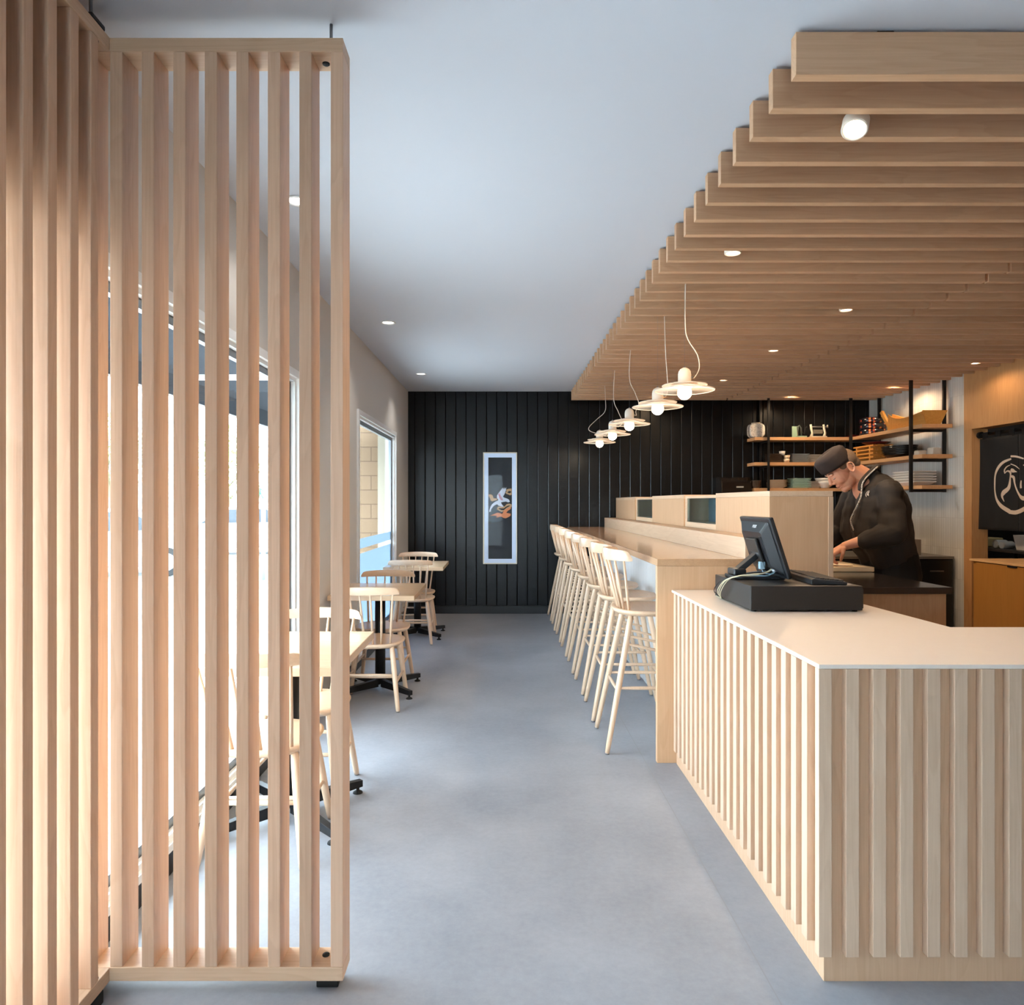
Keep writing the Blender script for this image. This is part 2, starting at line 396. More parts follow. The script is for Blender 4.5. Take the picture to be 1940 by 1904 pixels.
# ================================================================== SLATTED SCREEN (left foreground)
SX0, SX1, SY = -1.212, -.452, 2.0; SZ0, SZ1 = .037, 2.746; SW = .0357; SP = .0906; SD = .0925; RT = .040
scr = thing('slatted_screen', 'tall pale wooden slatted divider screen, L-shaped, standing left of the aisle', 'screen', (-.9, 2.0, 0))
obj('rail', MB().box(SX0, SX1, SY, SY+SD, SZ1-RT, SZ1), WX, scr, .002)
obj('rail', MB().box(SX0, SX1, SY, SY+SD, SZ0, SZ0+RT), WX, scr, .002)
YE = SY - SP*12
obj('rail', MB().box(SX0, SX0+.091, YE, SY-.001, SZ1-RT, SZ1), WY, scr, .002)
obj('rail', MB().box(SX0, SX0+.091, YE, SY-.001, SZ0, SZ0+RT), WY, scr, .002)
for k in range(9):
    x = SX0+k*SP
    if k == 8: x = SX1-SW
    z1 = SZ1-RT
    o = obj('slat', MB().box(x, x+SW, SY+.001, SY+SD-.001, SZ0+RT, z1), WS, scr, .0018)
for k in range(12):
    y = SY-(k+1)*SP
    obj('slat', MB().box(SX0+.001, SX0+.090, y, y+SW, SZ0+RT, SZ1-RT), WS, scr, .0018)
for (x, y) in ((SX1-.052, SY+.055), (SX0+.06, SY-.06), (SX0+.05, SY-1.0)):
    obj('foot', MB().box(x-.032, x+.032, y-.028, y+.028, 0, SZ0), BLKR, scr, .003)
    br_ = obj('ceiling_bracket', MB().box(x-.030, x+.032, y-.028, y+.036, SZ1, SZ1+.014), BLK, scr, .003)
    obj('threaded_rod', MB().tube([(x, y+.02, SZ1+.014), (x, y+.02, H)], .005, 8), STEEL, br_)
for (x, y) in ((SX1-.062, SY+.055), (SX0+.075, SY-.05)):
    for z, d in ((SZ0+RT, 1), (SZ1-RT, -1)):
        obj('bolt', MB().lathe([(.001, .004*d), (.009, .004*d), (.011, .002*d), (.011, 0)], (x, y, z), 16).lathe([(.004, .0045*d), (.004, .003*d), (.001, .003*d)], (x, y, z), 6), BLK, scr)

# ================================================================== CEILING BAFFLES
ZB, ZBT = 2.697, 2.826
BX = (.888, 2.832, 4.70); NB = 38; SPB = .1783; Y0B = 2.093
for side in (0, 1):
    t = thing('baffle_panel', ['hanging timber baffle ceiling panel above the bar, with the open stepped edge',
              'hanging timber baffle ceiling panel above the cooking area, reaching the tiled wall'][side], 'ceiling baffles', ((BX[side]+BX[side+1])/2, 5.4, H))
    x0, x1 = BX[side]+(.009 if side else 0), BX[side+1]-(0 if side else .009)
    for k in range(NB):
        y = Y0B+k*SPB
        obj('baffle_slat', MB().box(x0, x1, y, y+.036, ZB, ZBT), WSC, t, .0015)
    for xx in (x0+.25, x1-.3):
        obj('mounting_rail', MB().box(xx, xx+.05, Y0B+.01, Y0B+NB*SPB-.16, ZBT, H), BLK, t)

# downlights hung in the gaps between baffles
def gap(y):
    k = round((y-Y0B-.036-.071)/SPB); return Y0B+k*SPB+.036+.071
for (x, y, tilt, lb) in ((1.209, 2.36, .5, 'largest, nearest white downlight, tilted between the first baffles'),
        (1.21, 3.62, 0, 'white downlight in the baffles, second from the front above the counter'),
        (2.33, 4.68, 0, 'white downlight in the baffles above the register counter'),
        (2.33, 5.93, 0, 'white downlight in the baffles above the sushi cases'),
        (2.36, 7.30, 0, 'white downlight in the baffles beside the nearest pendant lamp'),
        (1.93, 8.50, 0, 'white downlight at the black wall beyond the pendant lamps'),
        (3.56, 8.50, 0, 'white downlight in the baffles above the back wall shelves'),
        (4.42, 6.40, 0, 'white downlight in the baffles near the timber wall'),
        (4.41, 7.80, 0, 'white downlight in the baffles above the tiled wall shelves')):
    y = gap(y)
    t = thing('downlight', lb, 'downlight', (x, y, ZB+.06), 'downlights among the ceiling baffles')
    M = RX(-.42) @ RY(.32) if tilt else Matrix.Identity(4)
    zc = (ZB+.013 if y < 7.6 else ZB+.032) if not tilt else ZB-.012
    obj('housing', MB().lathe([(.001, .05), (.040, .05), (.043, .045), (.043, 0), (.040, -.003), (.037, -.003), (.035, .004), (.033, .02)], (x, y, zc), 32, M), METW, t)
    obj('lens', MB().lathe([(.001, .003), (.034, .003), (.0345, .006)], (x, y, zc), 24, M), LENSW, t)
    obj('stem', MB().tube([(x, y, zc+.04), (x, y, H)], .012), METW, t)
    p = Vector((x, y, zc)) + (M @ Vector((0, 0, -.012 if tilt else -.0045)))
    spot('lamp_light', p, t, (58 if x > 2 and y < 7 else 34) if x < 4 else (10 if y < 7 else 22), 2.2 if tilt else 2.85, (1, .70, .42), .5, .03, (-.42, .32, 0) if tilt else None)

# ================================================================== SERVICE COUNTER
CZ = .94; CX0, CY0 = .927, 2.028; CYF = 3.772; CXI, CYI = 1.685, 2.64; CXE = 4.69
ctr = thing('service_counter', 'L-shaped wooden service counter with vertical slats and a thin white top', 'counter', (1.3, 2.9, 0))
M0 = Matrix.Identity(4)
poly = [(CX0, CY0), (CXE, CY0), (CXE, CYI), (CXI+.02, CYI), (CXI-.01, CYF), (CX0, CYF)]
obj('countertop', MB().prism(poly, .013, T(0, 0, CZ-.013)), WHT, ctr, .0015, label='thin white countertop')
poly = [(CX0+.026, CY0+.026), (CXE-.01, CY0+.026), (CXE-.01, CYI-.05), (CXI-.03, CYI-.05), (CXI-.03, CYF-.002), (CX0+.026, CYF-.002)]
obj('carcass', MB().prism(poly, CZ-.013, M0), wood('maple_carcass', (222, 186, 154), (200, 160, 126), 'Z', var=.02), ctr, .001)
ks = 0; x = CX0
WSL = wood('maple_slat', (226, 198, 172), (202, 170, 142), 'Z', var=.07)
while x < CXE-.05:
    obj('slat', MB().box(x, x+.038, CY0, CY0+.0255, .087, CZ-.0135), WSL, ctr, .0012); x += .0791
y = CY0+.0791
while y+.038 < CYF:
    obj('slat', MB().box(CX0, CX0+.0255, y, y+.038, .087, CZ-.0135), WSL, ctr, .0012); y += .0791
# ================================================================== DINING BAR
BXL, BYN = .850, 3.777; BZ = 1.107; BT = .039; RXX = 1.327; CXL = 1.468; CXR2 = 1.814; YBB = 8.885
bar = thing('dining_bar', 'long pale maple dining bar with raised ledge running to the black wall', 'bar', (1.2, 6.3, 0))
obj('bar_top', MB().box(BXL, CXL-.001, BYN, YBB, BZ-BT, BZ), WPB, bar, .002)
obj('end_panel', MB().box(BXL, CXL-.001, BYN+.001, BYN+.036, 0, BZ-BT), WPL, bar, .0015)
FLU, nt, b = newmat('white_fluted_tiles'); L = nt.links
tc = N(nt, 'ShaderNodeTexCoord'); sp = N(nt, 'ShaderNodeSeparateXYZ'); L.new(tc.outputs['Object'], sp.inputs[0])
mu = N(nt, 'ShaderNodeMath', operation='MULTIPLY'); mu.inputs[1].default_value = PI/.03; L.new(sp.outputs[1], mu.inputs[0])
si = N(nt, 'ShaderNodeMath', operation='SINE'); L.new(mu.outputs[0], si.inputs[0]); ab = N(nt, 'ShaderNodeMath', operation='ABSOLUTE'); L.new(si.outputs[0], ab.inputs[0])
pw = N(nt, 'ShaderNodeMath', operation='POWER'); pw.inputs[1].default_value = .4; L.new(ab.outputs[0], pw.inputs[0])
bp = N(nt, 'ShaderNodeBump'); bp.inputs['Strength'].default_value = .8; bp.inputs['Distance'].default_value = .004
L.new(pw.outputs[0], bp.inputs['Height']); L.new(bp.outputs[0], b.inputs['Normal'])
b.inputs['Base Color'].default_value = s2l((226, 228, 230)); b.inputs['Roughness'].default_value = .25
obj('fluted_front', MB().box(1.14, 1.18, BYN+.04, YBB, 0, BZ-BT-.001), FLU, bar, label='white vertically fluted bar front')
obj('ledge', MB().box(RXX, CXL-.001, BYN, YBB, BZ, 1.223), WPY, bar, .002)
# display case row on the ledge: solid blocks with glazed bays between them
CASE = [('block', 3.80, 4.75), ('glass', 4.75, 5.58), ('block', 5.58, 6.74), ('glass', 6.74, 7.60), ('block', 7.60, 8.85)]
tcase = thing('sushi_case_row', 'row of boxed maple display cases with two glazed bays on the bar ledge', 'display case', ((CXL+CXR2)/2, 6.3, 0))
TINT = plain('dark_case_interior', (112, 132, 142), .35)
for kind, a, c in CASE:
    if kind == 'block':
        zt = 1.476
        bl = obj('case_block', MB().box(CXL, CXR2, a, c-.001, 1.224 if a > 4 else 0, zt-.030), WPL, tcase, .001)
        obj('top_trim', MB().box(CXL, CXR2, a, c-.001, zt-.0295, zt), WPY, tcase, .0015)
        if a < 4:
            obj('edge_trim', MB().box(CXR2-.026, CXR2+.001, a-.003, a+.02, 0, zt-.031), WZ, tcase, .001)
    else:
        by = obj('glazed_bay', MB().box(CXL+.012, CXR2, a, c-.001, 1.224, 1.262).box(CXL+.012, CXR2, a, c-.001, 1.447, 1.464)
            .box(CXL+.012, CXL+.034, c-.05, c-.001, 1.262, 1.447).box(CXL+.012, CXL+.034, a, a+.04, 1.262, 1.447), WPY, tcase, .001)
        obj('back_panel', MB().box(CXL+.20, CXL+.21, a, c-.001, 1.262, 1.447), TINT, by)
        obj('pane', MB().box(CXL+.016, CXL+.022, a+.04, c-.05, 1.262, 1.447), glass('case_glass', (232, 244, 248), .12), by)
# the part of the case that stands on the kitchen side, down to the floor
obj('kitchen_side', MB().box(CXL+.03, CXR2-.02, 4.755, 8.84, 0, 1.222), WPL, tcase)

# ================================================================== BAR STOOLS AND CHAIRS
def rail_mb(w, bow, z0, z1, y0, th=.022, rnd=.16, n=28, m=5):
    """a bowed top rail: ends swept forward by bow, top corners rounded"""
    vs = []; fs = []
    for i in range(n+1):
        u = -1+2*i/n
        yc = y0 + bow*abs(u)**2.2
        e = max(0, (abs(u)-(1-rnd))/rnd); zt = z1-(z1-z0)*.62*(1-math.sqrt(max(0, 1-e*e)))
        cc = .012*(1-u*u)
        for side in (-1, 1):
            for j in range(m+1):
                vs.append((w*u*(1-.04*abs(u)**3), yc+side*th/2*(1-.35*(2*j/m-1)**4), z0+(zt+cc-z0)*j/m))
    R = 2*(m+1)
    for i in range(n):
        for q in range(R):
            a = q; b_ = (q+1) if q < m else None
        for j in range(m):
            fs.append((i*R+j, (i+1)*R+j, (i+1)*R+j+1, i*R+j+1))
            fs.append((i*R+m+1+j, i*R+m+2+j, (i+1)*R+m+2+j, (i+1)*R+m+1+j))
        fs.append((i*R+m, (i+1)*R+m, (i+1)*R+2*m+1, i*R+2*m+1)); fs.append((i*R, i*R+m+1, (i+1)*R+m+1, (i+1)*R))
    for i in (0, n):
        for j in range(m): fs.append((i*R+j, i*R+j+1, i*R+m+2+j, i*R+m+1+j))
    return MB().add(vs, fs, True)
def seat_mb(w, d, z, th, front_w=None):
    """dished wooden seat; +Y is the front"""
    n = 40; rows = []
    def outline(a, s_):
        c, sn = math.cos(a), math.sin(a); p = 2/2.7
        x = math.copysign(abs(c)**p, c)*w/2; y = math.copysign(abs(sn)**p, sn)*d/2
        x *= 1+.06*(y/(d/2))
        return x*s_, y*s_
    prof = [(.90, -th), (.985, -th*.55), (1, -th*.3), (.985, -th*.08), (.94, 0), (.78, -.006), (.5, -.010), (.2, -.011)]
    vs = []; fs = []
    for s_, dz in prof:
        for k in range(n):
            a = 2*PI*k/n; x, y = outline(a, s_)
            hump = .010*max(0, math.cos(2*a)*0+math.sin(a))*s_ if s_ < .95 else 0
            vs.append((x, y, z+dz+(.006*math.exp(-(x/.05)**2) if y > .08 and dz > -.012 else 0)))
    R = len(prof)
    for i in range(R-1):
        for k in range(n): fs.append((i*n+k, i*n+(k+1) % n, (i+1)*n+(k+1) % n, (i+1)*n+k))
    fs.append(tuple(reversed(range(n)))); fs.append(tuple((R-1)*n+k for k in range(n)))
    return MB().add(vs, fs, True)
def seat_chair(name, label, cat, group, zs, w, d, foot, top, rail, nsp, stretch, high):
    t = thing(name, label, cat, (0, 0, 0), group)
    obj('seat', seat_mb(w, d, zs, .032), WCX, t)
    fx, fy0, fy1 = foot; tx, ty0, ty1 = top; legs = {}
    for sx_ in (-1, 1):
        for key, fy, ty in (('b', fy0, ty0), ('f', fy1, ty1)):
            a = Vector((sx_*fx, fy, .006)); c = Vector((sx_*tx, ty, zs-.024)); legs[(sx_, key)] = (a, c)
            k = a.lerp(c, .62)
            lg = obj('leg', MB().tube([a, a.lerp(c, .05), k, a.lerp(c, .9), c], [.0125, .0145, .0185, .0175, .015], 14), WCH, t)
            obj('glide', MB().tube([(a.x, a.y, 0), (a.x, a.y, .008)], .0125, 12), STEEL, lg)
    def on(k, f): a, c = legs[k]; return a.lerp(c, f)
    def bar_(p, q, r=.0095):
        mid = (p+q)/2; obj('stretcher', MB().tube([p, p.lerp(q, .25), mid, p.lerp(q, .75), q], [r*.75, r, r*1.1, r, r*.75], 10), WCH, t)
    if high:
        for sx_ in (-1, 1): bar_(on((sx_, 'b'), .46), on((sx_, 'f'), .46))
        bar_(on((-1, 'f'), .36), on((1, 'f'), .36), .011); bar_(on((-1, 'b'), .44), on((1, 'b'), .44))
        for sx_ in (-1, 1): bar_(on((sx_, 'b'), .78), on((sx_, 'f'), .70), .008)
    else:
        for sx_ in (-1, 1): bar_(on((sx_, 'b'), .42), on((sx_, 'f'), .42))
        p = (on((-1, 'b'), .42)+on((-1, 'f'), .42))/2; q = (on((1, 'b'), .42)+on((1, 'f'), .42))/2
        bar_(p, q); bar_(on((-1, 'b'), .55), on((1, 'b'), .55))
    rw, bow, z0, z1, ry = rail
    tr_ = obj('top_rail', rail_mb(rw, bow, z0, z1, ry), WCX, t)
    es_ = tr_.modifiers.new('crisp', 'EDGE_SPLIT'); es_.split_angle = .7
    for i in range(nsp):
        u = -1+2*(i+.5)/nsp; u *= .98
        sy_ = -d/2*.80+.22*bow*abs(u)**2+.03*abs(u)**3
        a = Vector((u*w*.40, sy_, zs-.012)); c = Vector((rw*u*.95, ry+bow*abs(u)**2.2, z0+.012))
        obj('spindle', MB().tube([a, a.lerp(c, .4), c], [.0085, .0085, .0062], 9), WCH, t)
    return t
def place(o, x, y, rz, label):
    o.location = (x, y, 0); o.rotation_euler.z = rz; o['label'] = label
stool = seat_chair('bar_stool', '', 'bar stool', 'spindle-back stools along the bar', .800, .44, .385,
                   (.225, -.252, .252), (.135, -.10, .11), (.215, .118, 1.080, 1.136, -.235), 8, None, True)
ys = [4.135, 4.715, 5.33, 5.965, 6.60, 7.245, 7.89, 8.53]
lbl = ['pale wooden spindle-back bar stool nearest the slatted service counter, first in the row',
       'pale wooden spindle-back bar stool, second in the row counting from the slatted counter',
       'pale wooden spindle-back bar stool, third in the row counting from the slatted counter',
       'pale wooden spindle-back bar stool, fourth in the row counting from the slatted counter',
       'pale wooden spindle-back bar stool, fourth in the row counting from the black wall',
       'pale wooden spindle-back bar stool, third in the row counting from the black wall',
       'pale wooden spindle-back bar stool, second in the row counting from the black wall',
       'pale wooden spindle-back bar stool closest to the black wall, last in the row']
stools = [stool]+[copy_tree(stool) for _ in ys[1:]]
for o, y, l_ in zip(stools, ys, lbl): place(o, .853, y, -PI/2 + random.uniform(-.02, .02), l_)

chair = seat_chair('dining_chair', '', 'chair', 'spindle-back chairs at the tables', .452, .43, .42,
                   (.205, -.215, .225), (.15, -.13, .145), (.23, .062, .800, .842, -.315), 6, None, False)
chairs = [chair]+[copy_tree(chair) for _ in range(5)]
for o, (x, y, rz, l_) in zip(chairs, (
        (-.965, 2.89, 0, 'pale wooden spindle-back chair behind the slatted screen, near side of nearest table'),
        (-.950, 3.40, PI, 'pale wooden spindle-back chair on the far side of the nearest table'),
        (-.895, 4.91, 0, 'pale wooden spindle-back chair just right of the slatted screen, near side of middle table'),
        (-.925, 5.49, PI, 'wooden spindle-back chair tucked under the far side of the middle table'),
        (-.890, 7.13, 0, 'pale wooden spindle-back chair on the near side of the farthest table'),
        (-.930, 7.64, PI, 'pale wooden spindle-back chair nearest the black wall, beyond the farthest table'))):
    place(o, x, y, rz, l_)

# ------------------------------------------------------------------ tables
WTT = wood('table_top_wood', (238, 208, 174), (216, 182, 144), 'X', rough=.22, coat=.4, figure=.6, var=.03)
tb = thing('cafe_table', '', 'table', (0, 0, 0), 'small square tables along the window wall')
obj('tabletop', MB().box(-.305, .305, -.39, .39, .724, .760), WTT, tb, .003)
obj('column', MB().tube([(0, 0, .05), (0, 0, .715)], .038, 24), BLK, tb)
obj('top_plate', MB().box(-.19, .19, -.03, .03, .712, .724).box(-.03, .03, -.19, .19, .712, .724), BLK, tb)
for k in range(4):
    a = PI/4+k*PI/2; M = RZ(a)
    arm = MB(); x0, x1 = .03, .375
    vs = [M @ Vector(p) for p in ((x0,-.02,.028),(x1,-.015,.028),(x1,.015,.028),(x0,.02,.028),(x0,-.02,.085),(x1,-.015,.060),(x1,.015,.060),(x0,.02,.085))]
    arm.add(vs, [(3,2,1,0),(4,5,6,7),(0,1,5,4),(1,2,6,5),(2,3,7,6),(3,0,4,7)])
    ao = obj('base_arm', arm, BLK, tb, .002)
    p = M @ Vector((.355, 0, 0))
    obj('levelling_foot', MB().lathe([(.001, 0), (.024, 0), (.022, .006), (.008, .014), (.008, .030)], (p.x, p.y, 0), 18), BLKR, ao)
tabs = [tb, copy_tree(tb), copy_tree(tb)]
for o, x, y, l_ in zip(tabs, (-.945, -.908, -.885), (3.14, 5.27, 7.44), ('square pale wooden cafe table behind the slatted screen, nearest of the three tables',
        'square pale wooden cafe table on a black pedestal, middle of the three tables', 'square pale wooden cafe table nearest the black wall')):
    place(o, x, y, 0, l_)

# ================================================================== PENDANT LAMPS
BULB = plain('opal_bulb', (255, 250, 240), .3, emis=(255, 232, 200), estr=26)
def pendant(x, y, cordpts, label):
    zb = 2.068
    t = thing('pendant_lamp', label, 'pendant lamp', (x, y, zb), 'pendant lamps over the bar')
    obj('bulb', MB().ball((x, y, zb), .0415, 24, 16), BULB, t)
    obj('socket_cap', MB().lathe([(.001, .150), (.012, .149), (.026, .141), (.035, .128), (.0385, .110), (.0385, .055), (.030, .045), (.001, .045)], (x, y, zb), 32), METW, t)
    def disc(r0, z0, r1, z1, nw, ring_r):
        mb = MB()
        for r, z in ((r0, z0), ((r0+r1)/2, (z0+z1)/2+.002), (r1, z1)):
            n_ = 48; q = ring_r if r == r1 else .0012
            pts = [(x+r*math.cos(2*PI*k/n_), y+r*math.sin(2*PI*k/n_), zb+z) for k in range(n_+1)]
            mb.tube(pts, q, 6, cap=False)
        for k in range(nw):
            a = 2*PI*k/nw; c, s_ = math.cos(a), math.sin(a)
            mb.tube([(x+r0*c, y+r0*s_, zb+z0), (x+r1*c, y+r1*s_, zb+z1)], .0011, 4, cap=False)
        return mb
    obj('wire_shade', disc(.062, .045, .174, .014, 110, .0028), METW, t, label='larger lower wire disc')
    obj('wire_shade', disc(.040, .062, .131, .044, 80, .0024), METW, t, label='smaller upper wire disc')
    obj('collar', MB().lathe([(.034, .024), (.062, .040), (.064, .046), (.034, .048)], (x, y, zb), 32), METW, t)
    pts = [Vector((x+.048, y, zb+.092)), Vector((x+.06, y, zb+.092))]+[Vector((x+dx, y+dy, zb+dz)) for dx, dy, dz in cordpts]
    sm = []
    for i in range(len(pts)-1):      # Catmull-Rom
        p0, p1, p2, p3 = pts[max(i-1, 0)], pts[i], pts[i+1], pts[min(i+2, len(pts)-1)]
        for k in range(8):
            u = k/8; sm.append(.5*((2*p1)+(p2-p0)*u+(2*p0-5*p1+4*p2-p3)*u*u+(3*p1-p0-3*p2+p3)*u**3))
    sm.append(pts[-1])
    obj('cord', MB().tube(sm, .0032, 8), METW, t)
    obj('cord_grip', MB().tube([(x+.036, y, zb+.092), (x+.052, y, zb+.092)], .006, 10), STEEL, t)
    obj('suspension_wire', MB().tube([(x, y, zb+.149), (x, y, H)], .0006, 5), STEEL, t)
    obj('wire_knob', MB().tube([(x, y, zb+.146), (x, y, zb+.158)], .005, 10), STEEL, t)
    return t
pl = [('nearest, largest-looking wire-disc pendant lamp over the bar', 4.10, [(.088, 0, .15), (.075, 0, .23), (.02, 0, .32), (.004, 0, .42), (.008, 0, .767)]),
      ('wire-disc pendant lamp second from the front', 4.93, [(.072, 0, .14), (.068, 0, .22), (.055, 0, .42), (.045, 0, .767)]),
      ('middle wire-disc pendant lamp of the five', 5.86, [(.060, .02, .13), (.085, .02, .19), (.05, 0, .28), (0, 0, .42), (.02, 0, .767)]),
      ('wire-disc pendant lamp second from the black wall', 6.79, [(.10, .02, .14), (.06, .02, .24), (.01, 0, .38), (.03, 0, .767)]),
      ('smallest-looking wire-disc pendant lamp, closest to the black wall', 7.65, [(-.10, -.04, .13), (-.12, -.03, .18), (-.03, 0, .27), (.06, 0, .36), (.065, 0, .50), (.05, 0, .767)])]
for l_, y, c in pl: pendant(1.10, gap(y), c, l_)

# ================================================================== FRAMED PICTURE
pz0, pz1, px0, px1 = .633, 2.056, -.219, .212; yp = YB-.028
pic = thing('framed_picture', 'tall narrow framed textile of flying cranes on the black wall', 'picture', ((px0+px1)/2, YB, pz0))
GOLD = plain('pale_gold_frame', (206, 196, 176), .35, .4)
fw = .012
obj('frame', MB().box(px0, px1, yp, YB, pz1-fw, pz1).box(px0, px1, yp, YB, pz0, pz0+fw).box(px0, px0+fw, yp, YB, pz0+fw, pz1-fw).box(px1-fw, px1, yp, YB, pz0+fw, pz1-fw), GOLD, pic, .0015)
ax0, ax1, az0, az1 = px0+.065, px1-.065, pz0+.065, pz1-.065
MAT = plain('picture_mount', (222, 232, 246), .7)
obj('mount', MB().box(px0+fw, ax0, yp+.008, YB-.004, pz0+fw, pz1-fw).box(ax1, px1-fw, yp+.008, YB-.004, pz0+fw, pz1-fw)
    .box(ax0, ax1, yp+.008, YB-.004, pz0+fw, az0).box(ax0, ax1, yp+.008, YB-.004, az1, pz1-fw), MAT, pic)
obj('black_cloth', MB().box(ax0, ax1, yp+.012, YB-.004, az0, az1), plain('black_silk', (16, 17, 20), .5), pic)
def pp(u, v):        # picture-local: u 0..1 across, v 0..1 downwards over the cloth
    return (ax0+(ax1-ax0)*u, az1-(az1-az0)*v)
def applique(name, polys, mat, y, parent=pic):
    mb = MB()
    for poly in polys:
        pts = [pp(*p) for p in poly]
        mb.prism([(a, c) for a, c in pts], .0012, Matrix(((1,0,0,0),(0,0,-1,y),(0,1,0,0),(0,0,0,1))))
    return obj(name, mb, mat, parent)
CR = lambda pts: [((x-357)/353, (y-208)/1527) for x, y in pts]    # traced outline of the embroidery, in its own sheet
TAN = plain('thread_tan', (196, 156, 112), .8); WTH = plain('thread_white', (214, 216, 222), .8); ORG = plain('thread_orange', (222, 138, 92), .8); PNK = plain('thread_pink', (196, 132, 142), .8); DKT = plain('thread_dark', (26, 24, 24), .8)
applique('cloud', [CR([(358,770),(380,760),(405,765),(425,785),(430,810),(440,825),(465,820),(500,835),(480,850),(440,862),(415,872),(395,860),(385,830),(372,800),(358,792)]),
    CR([(640,685),(668,678),(706,676),(706,770),(680,778),(655,765),(625,755),(612,735),(630,722),(622,700)]),
    CR([(482,985),(500,950),(540,945),(575,955),(605,940),(630,912),(670,902),(706,915),(706,950),(670,965),(640,975),(600,1010),(560,1028),(520,1010)])], TAN, yp+.0118)
applique('cloud_shade', [CR([(510,980),(530,965),(560,975),(590,975),(620,950),(650,935),(690,930),(660,950),(630,965),(590,1000),(550,1005)]), CR([(640,735),(660,715),(690,712),(700,735),(670,748)])], DKT, yp+.0105)
applique('crane', [CR([(485,820),(486,780),(510,745),(545,700),(575,662),(585,690),(597,655),(603,685),(626,657),(620,705),(600,760),(575,800),(600,815),(640,828),(668,845),(680,875),(655,885),(620,872),(570,880),(545,885),(560,915),(590,945),(570,952),(530,940),(505,930),(490,912),(450,930),(415,965),(395,1000),(400,1035),(388,1030),(385,1010),(375,1035),(370,1010),(385,960),(410,915),(450,880),(500,855),(510,840)])], WTH, yp+.0095)
applique('crane_feathers', [CR([(505,760),(530,745),(545,790),(570,830),(575,850),(550,855),(520,815)])], PNK, yp+.0083)
applique('orange_crane', [CR([(385,1085),(430,1065),(490,1040),(530,1045),(565,1058),(590,1010),(640,972),(700,950),(690,985),(650,1010),(625,1040),(660,1048),(692,1055),(690,1085),(660,1105),(620,1125),(585,1120),(555,1100),(520,1100),(485,1118),(475,1105),(490,1085),(440,1085)])], ORG, yp+.0095)
obj('pane', MB().box(px0+fw, px1-fw, yp+.003, yp+.005, pz0+fw, pz1-fw), glass('picture_glass', (250, 252, 255), .01), pic)

# ================================================================== KITCHEN SIDE: WORKTOP, SHELVES, FRIDGE
WT = .93
wk = thing('work_counter', 'dark stone-topped kitchen work counter behind the cash drawer', 'counter', (2.2, 5.0, 0))
obj('stone_top', MB().box(CXR2+.003, 2.574, 3.96, 8.30, WT-.038, WT), STONE, wk, .004)
obj('cabinet', MB().box(CXR2+.003, 2.55, 3.985, 8.28, 0, WT-.038), wood('maple_panel_dim', (206, 166, 126), (182, 140, 100), 'Z', var=.02), wk, .002)
CB = plain('cream_cutting_board', (232, 210, 172), .5)
solo('cutting_board', MB().box(1.90, 2.60, 4.84, 5.34, WT+.001, WT+.036), CB, 'thick cream cutting board under the chef\'s hands', 'cutting board', bevel=.006)
mb = MB(); rr_ = random.Random(3); n = 14
g_ = {}
for i in range(n+1):
    for j in range(n+1):
        g_[i, j] = len(mb.v); mb.v.append((2.06+.42*i/n, 4.90+.30*j/n+.02*math.sin(i*.9), WT+.0405+.004*abs(math.sin(i*1.7+j*.6))*rr_.random()))
for i in range(n):
    for j in range(n): mb.f.append((g_[i, j], g_[i+1, j], g_[i+1, j+1], g_[i, j+1])); mb.sm.append(True)
o = solo('kitchen_cloth', mb, plain('white_cloth', (226, 206, 180), .9), 'thin white cloth spread on the cutting board', 'cloth')
sd = o.modifiers.new('thick', 'SOLIDIFY'); sd.thickness = .003
CERW = plain('white_ceramic', (226, 222, 214), .25); CERD = plain('brown_ceramic', (74, 58, 46), .4)
def bowl(x, y, z, r, h, mat, label, group=None, name='bowl', n=28):
    t_ = .005
    p = [(.001, 0), (r*.42, 0), (r*.45, h*.06), (r*.75, h*.35), (r*.95, h*.75), (r, h), (r-t_, h), (r*.93-t_, h*.75), (r*.72-t_, h*.38), (r*.4, h*.12), (.001, h*.1)]
    return solo(name, MB().lathe(p, (x, y, z), n), mat, label, 'bowl', group)
bowl(2.37, 5.62, WT, .10, .16, plain('cream_tub', (214, 204, 176), .5), 'cream mixing tub on the work counter behind the chef\'s forearms')
# fridge along the back with grey top
FRX = (3.25, 4.69)
fr = thing('undercounter_fridge', 'low black undercounter fridge against the white tiled wall', 'fridge', (4.0, 7.6, 0))
obj('body', MB().box(FRX[0], FRX[1], 7.22, 8.05, .05, .83), plain('fridge_black', (14, 14, 15), .35), fr, .004)
obj('top', MB().box(FRX[0], FRX[1], 7.20, 8.05, .831, .858), plain('grey_metal_top', (120, 116, 110), .35, .5), fr, .003)
obj('plinth', MB().box(FRX[0]+.03, FRX[1]-.03, 7.26, 8.0, 0, .05), BLKR, fr)
for k in range(2):
    dx0 = FRX[0]+.01+k*.716
    d = obj('door', MB().box(dx0, dx0+.70, 7.195, 7.219, .07, .815), plain('fridge_door_black', (18, 18, 19), .3), fr, .004)
    obj('handle', MB().box(dx0+.46, dx0+.60, 7.188, 7.194, .70, .715), STEEL, d)
gb = plain('grey_enamel', (120, 108, 98), .45)
solo('equipment_box', MB().box(4.05, 4.44, 7.35, 7.75, .860, 1.025), gb, 'flat grey metal equipment box on the black fridge', 'box', bevel=.004)
mb = MB(); M = T(4.19, 7.45, 1.028) @ RZ(-.2)
pl_ = []
for k in range(24):
    a = 2*PI*k/24; c, s_ = math.cos(a), math.sin(a); pl_.append((math.copysign(abs(c)**.5, c)*.105, .135+math.copysign(abs(s_)**.5, s_)*.135))
MP = M @ Matrix(((1,0,0,0),(0,0,1,0),(0,1,0,0),(0,0,0,1)))
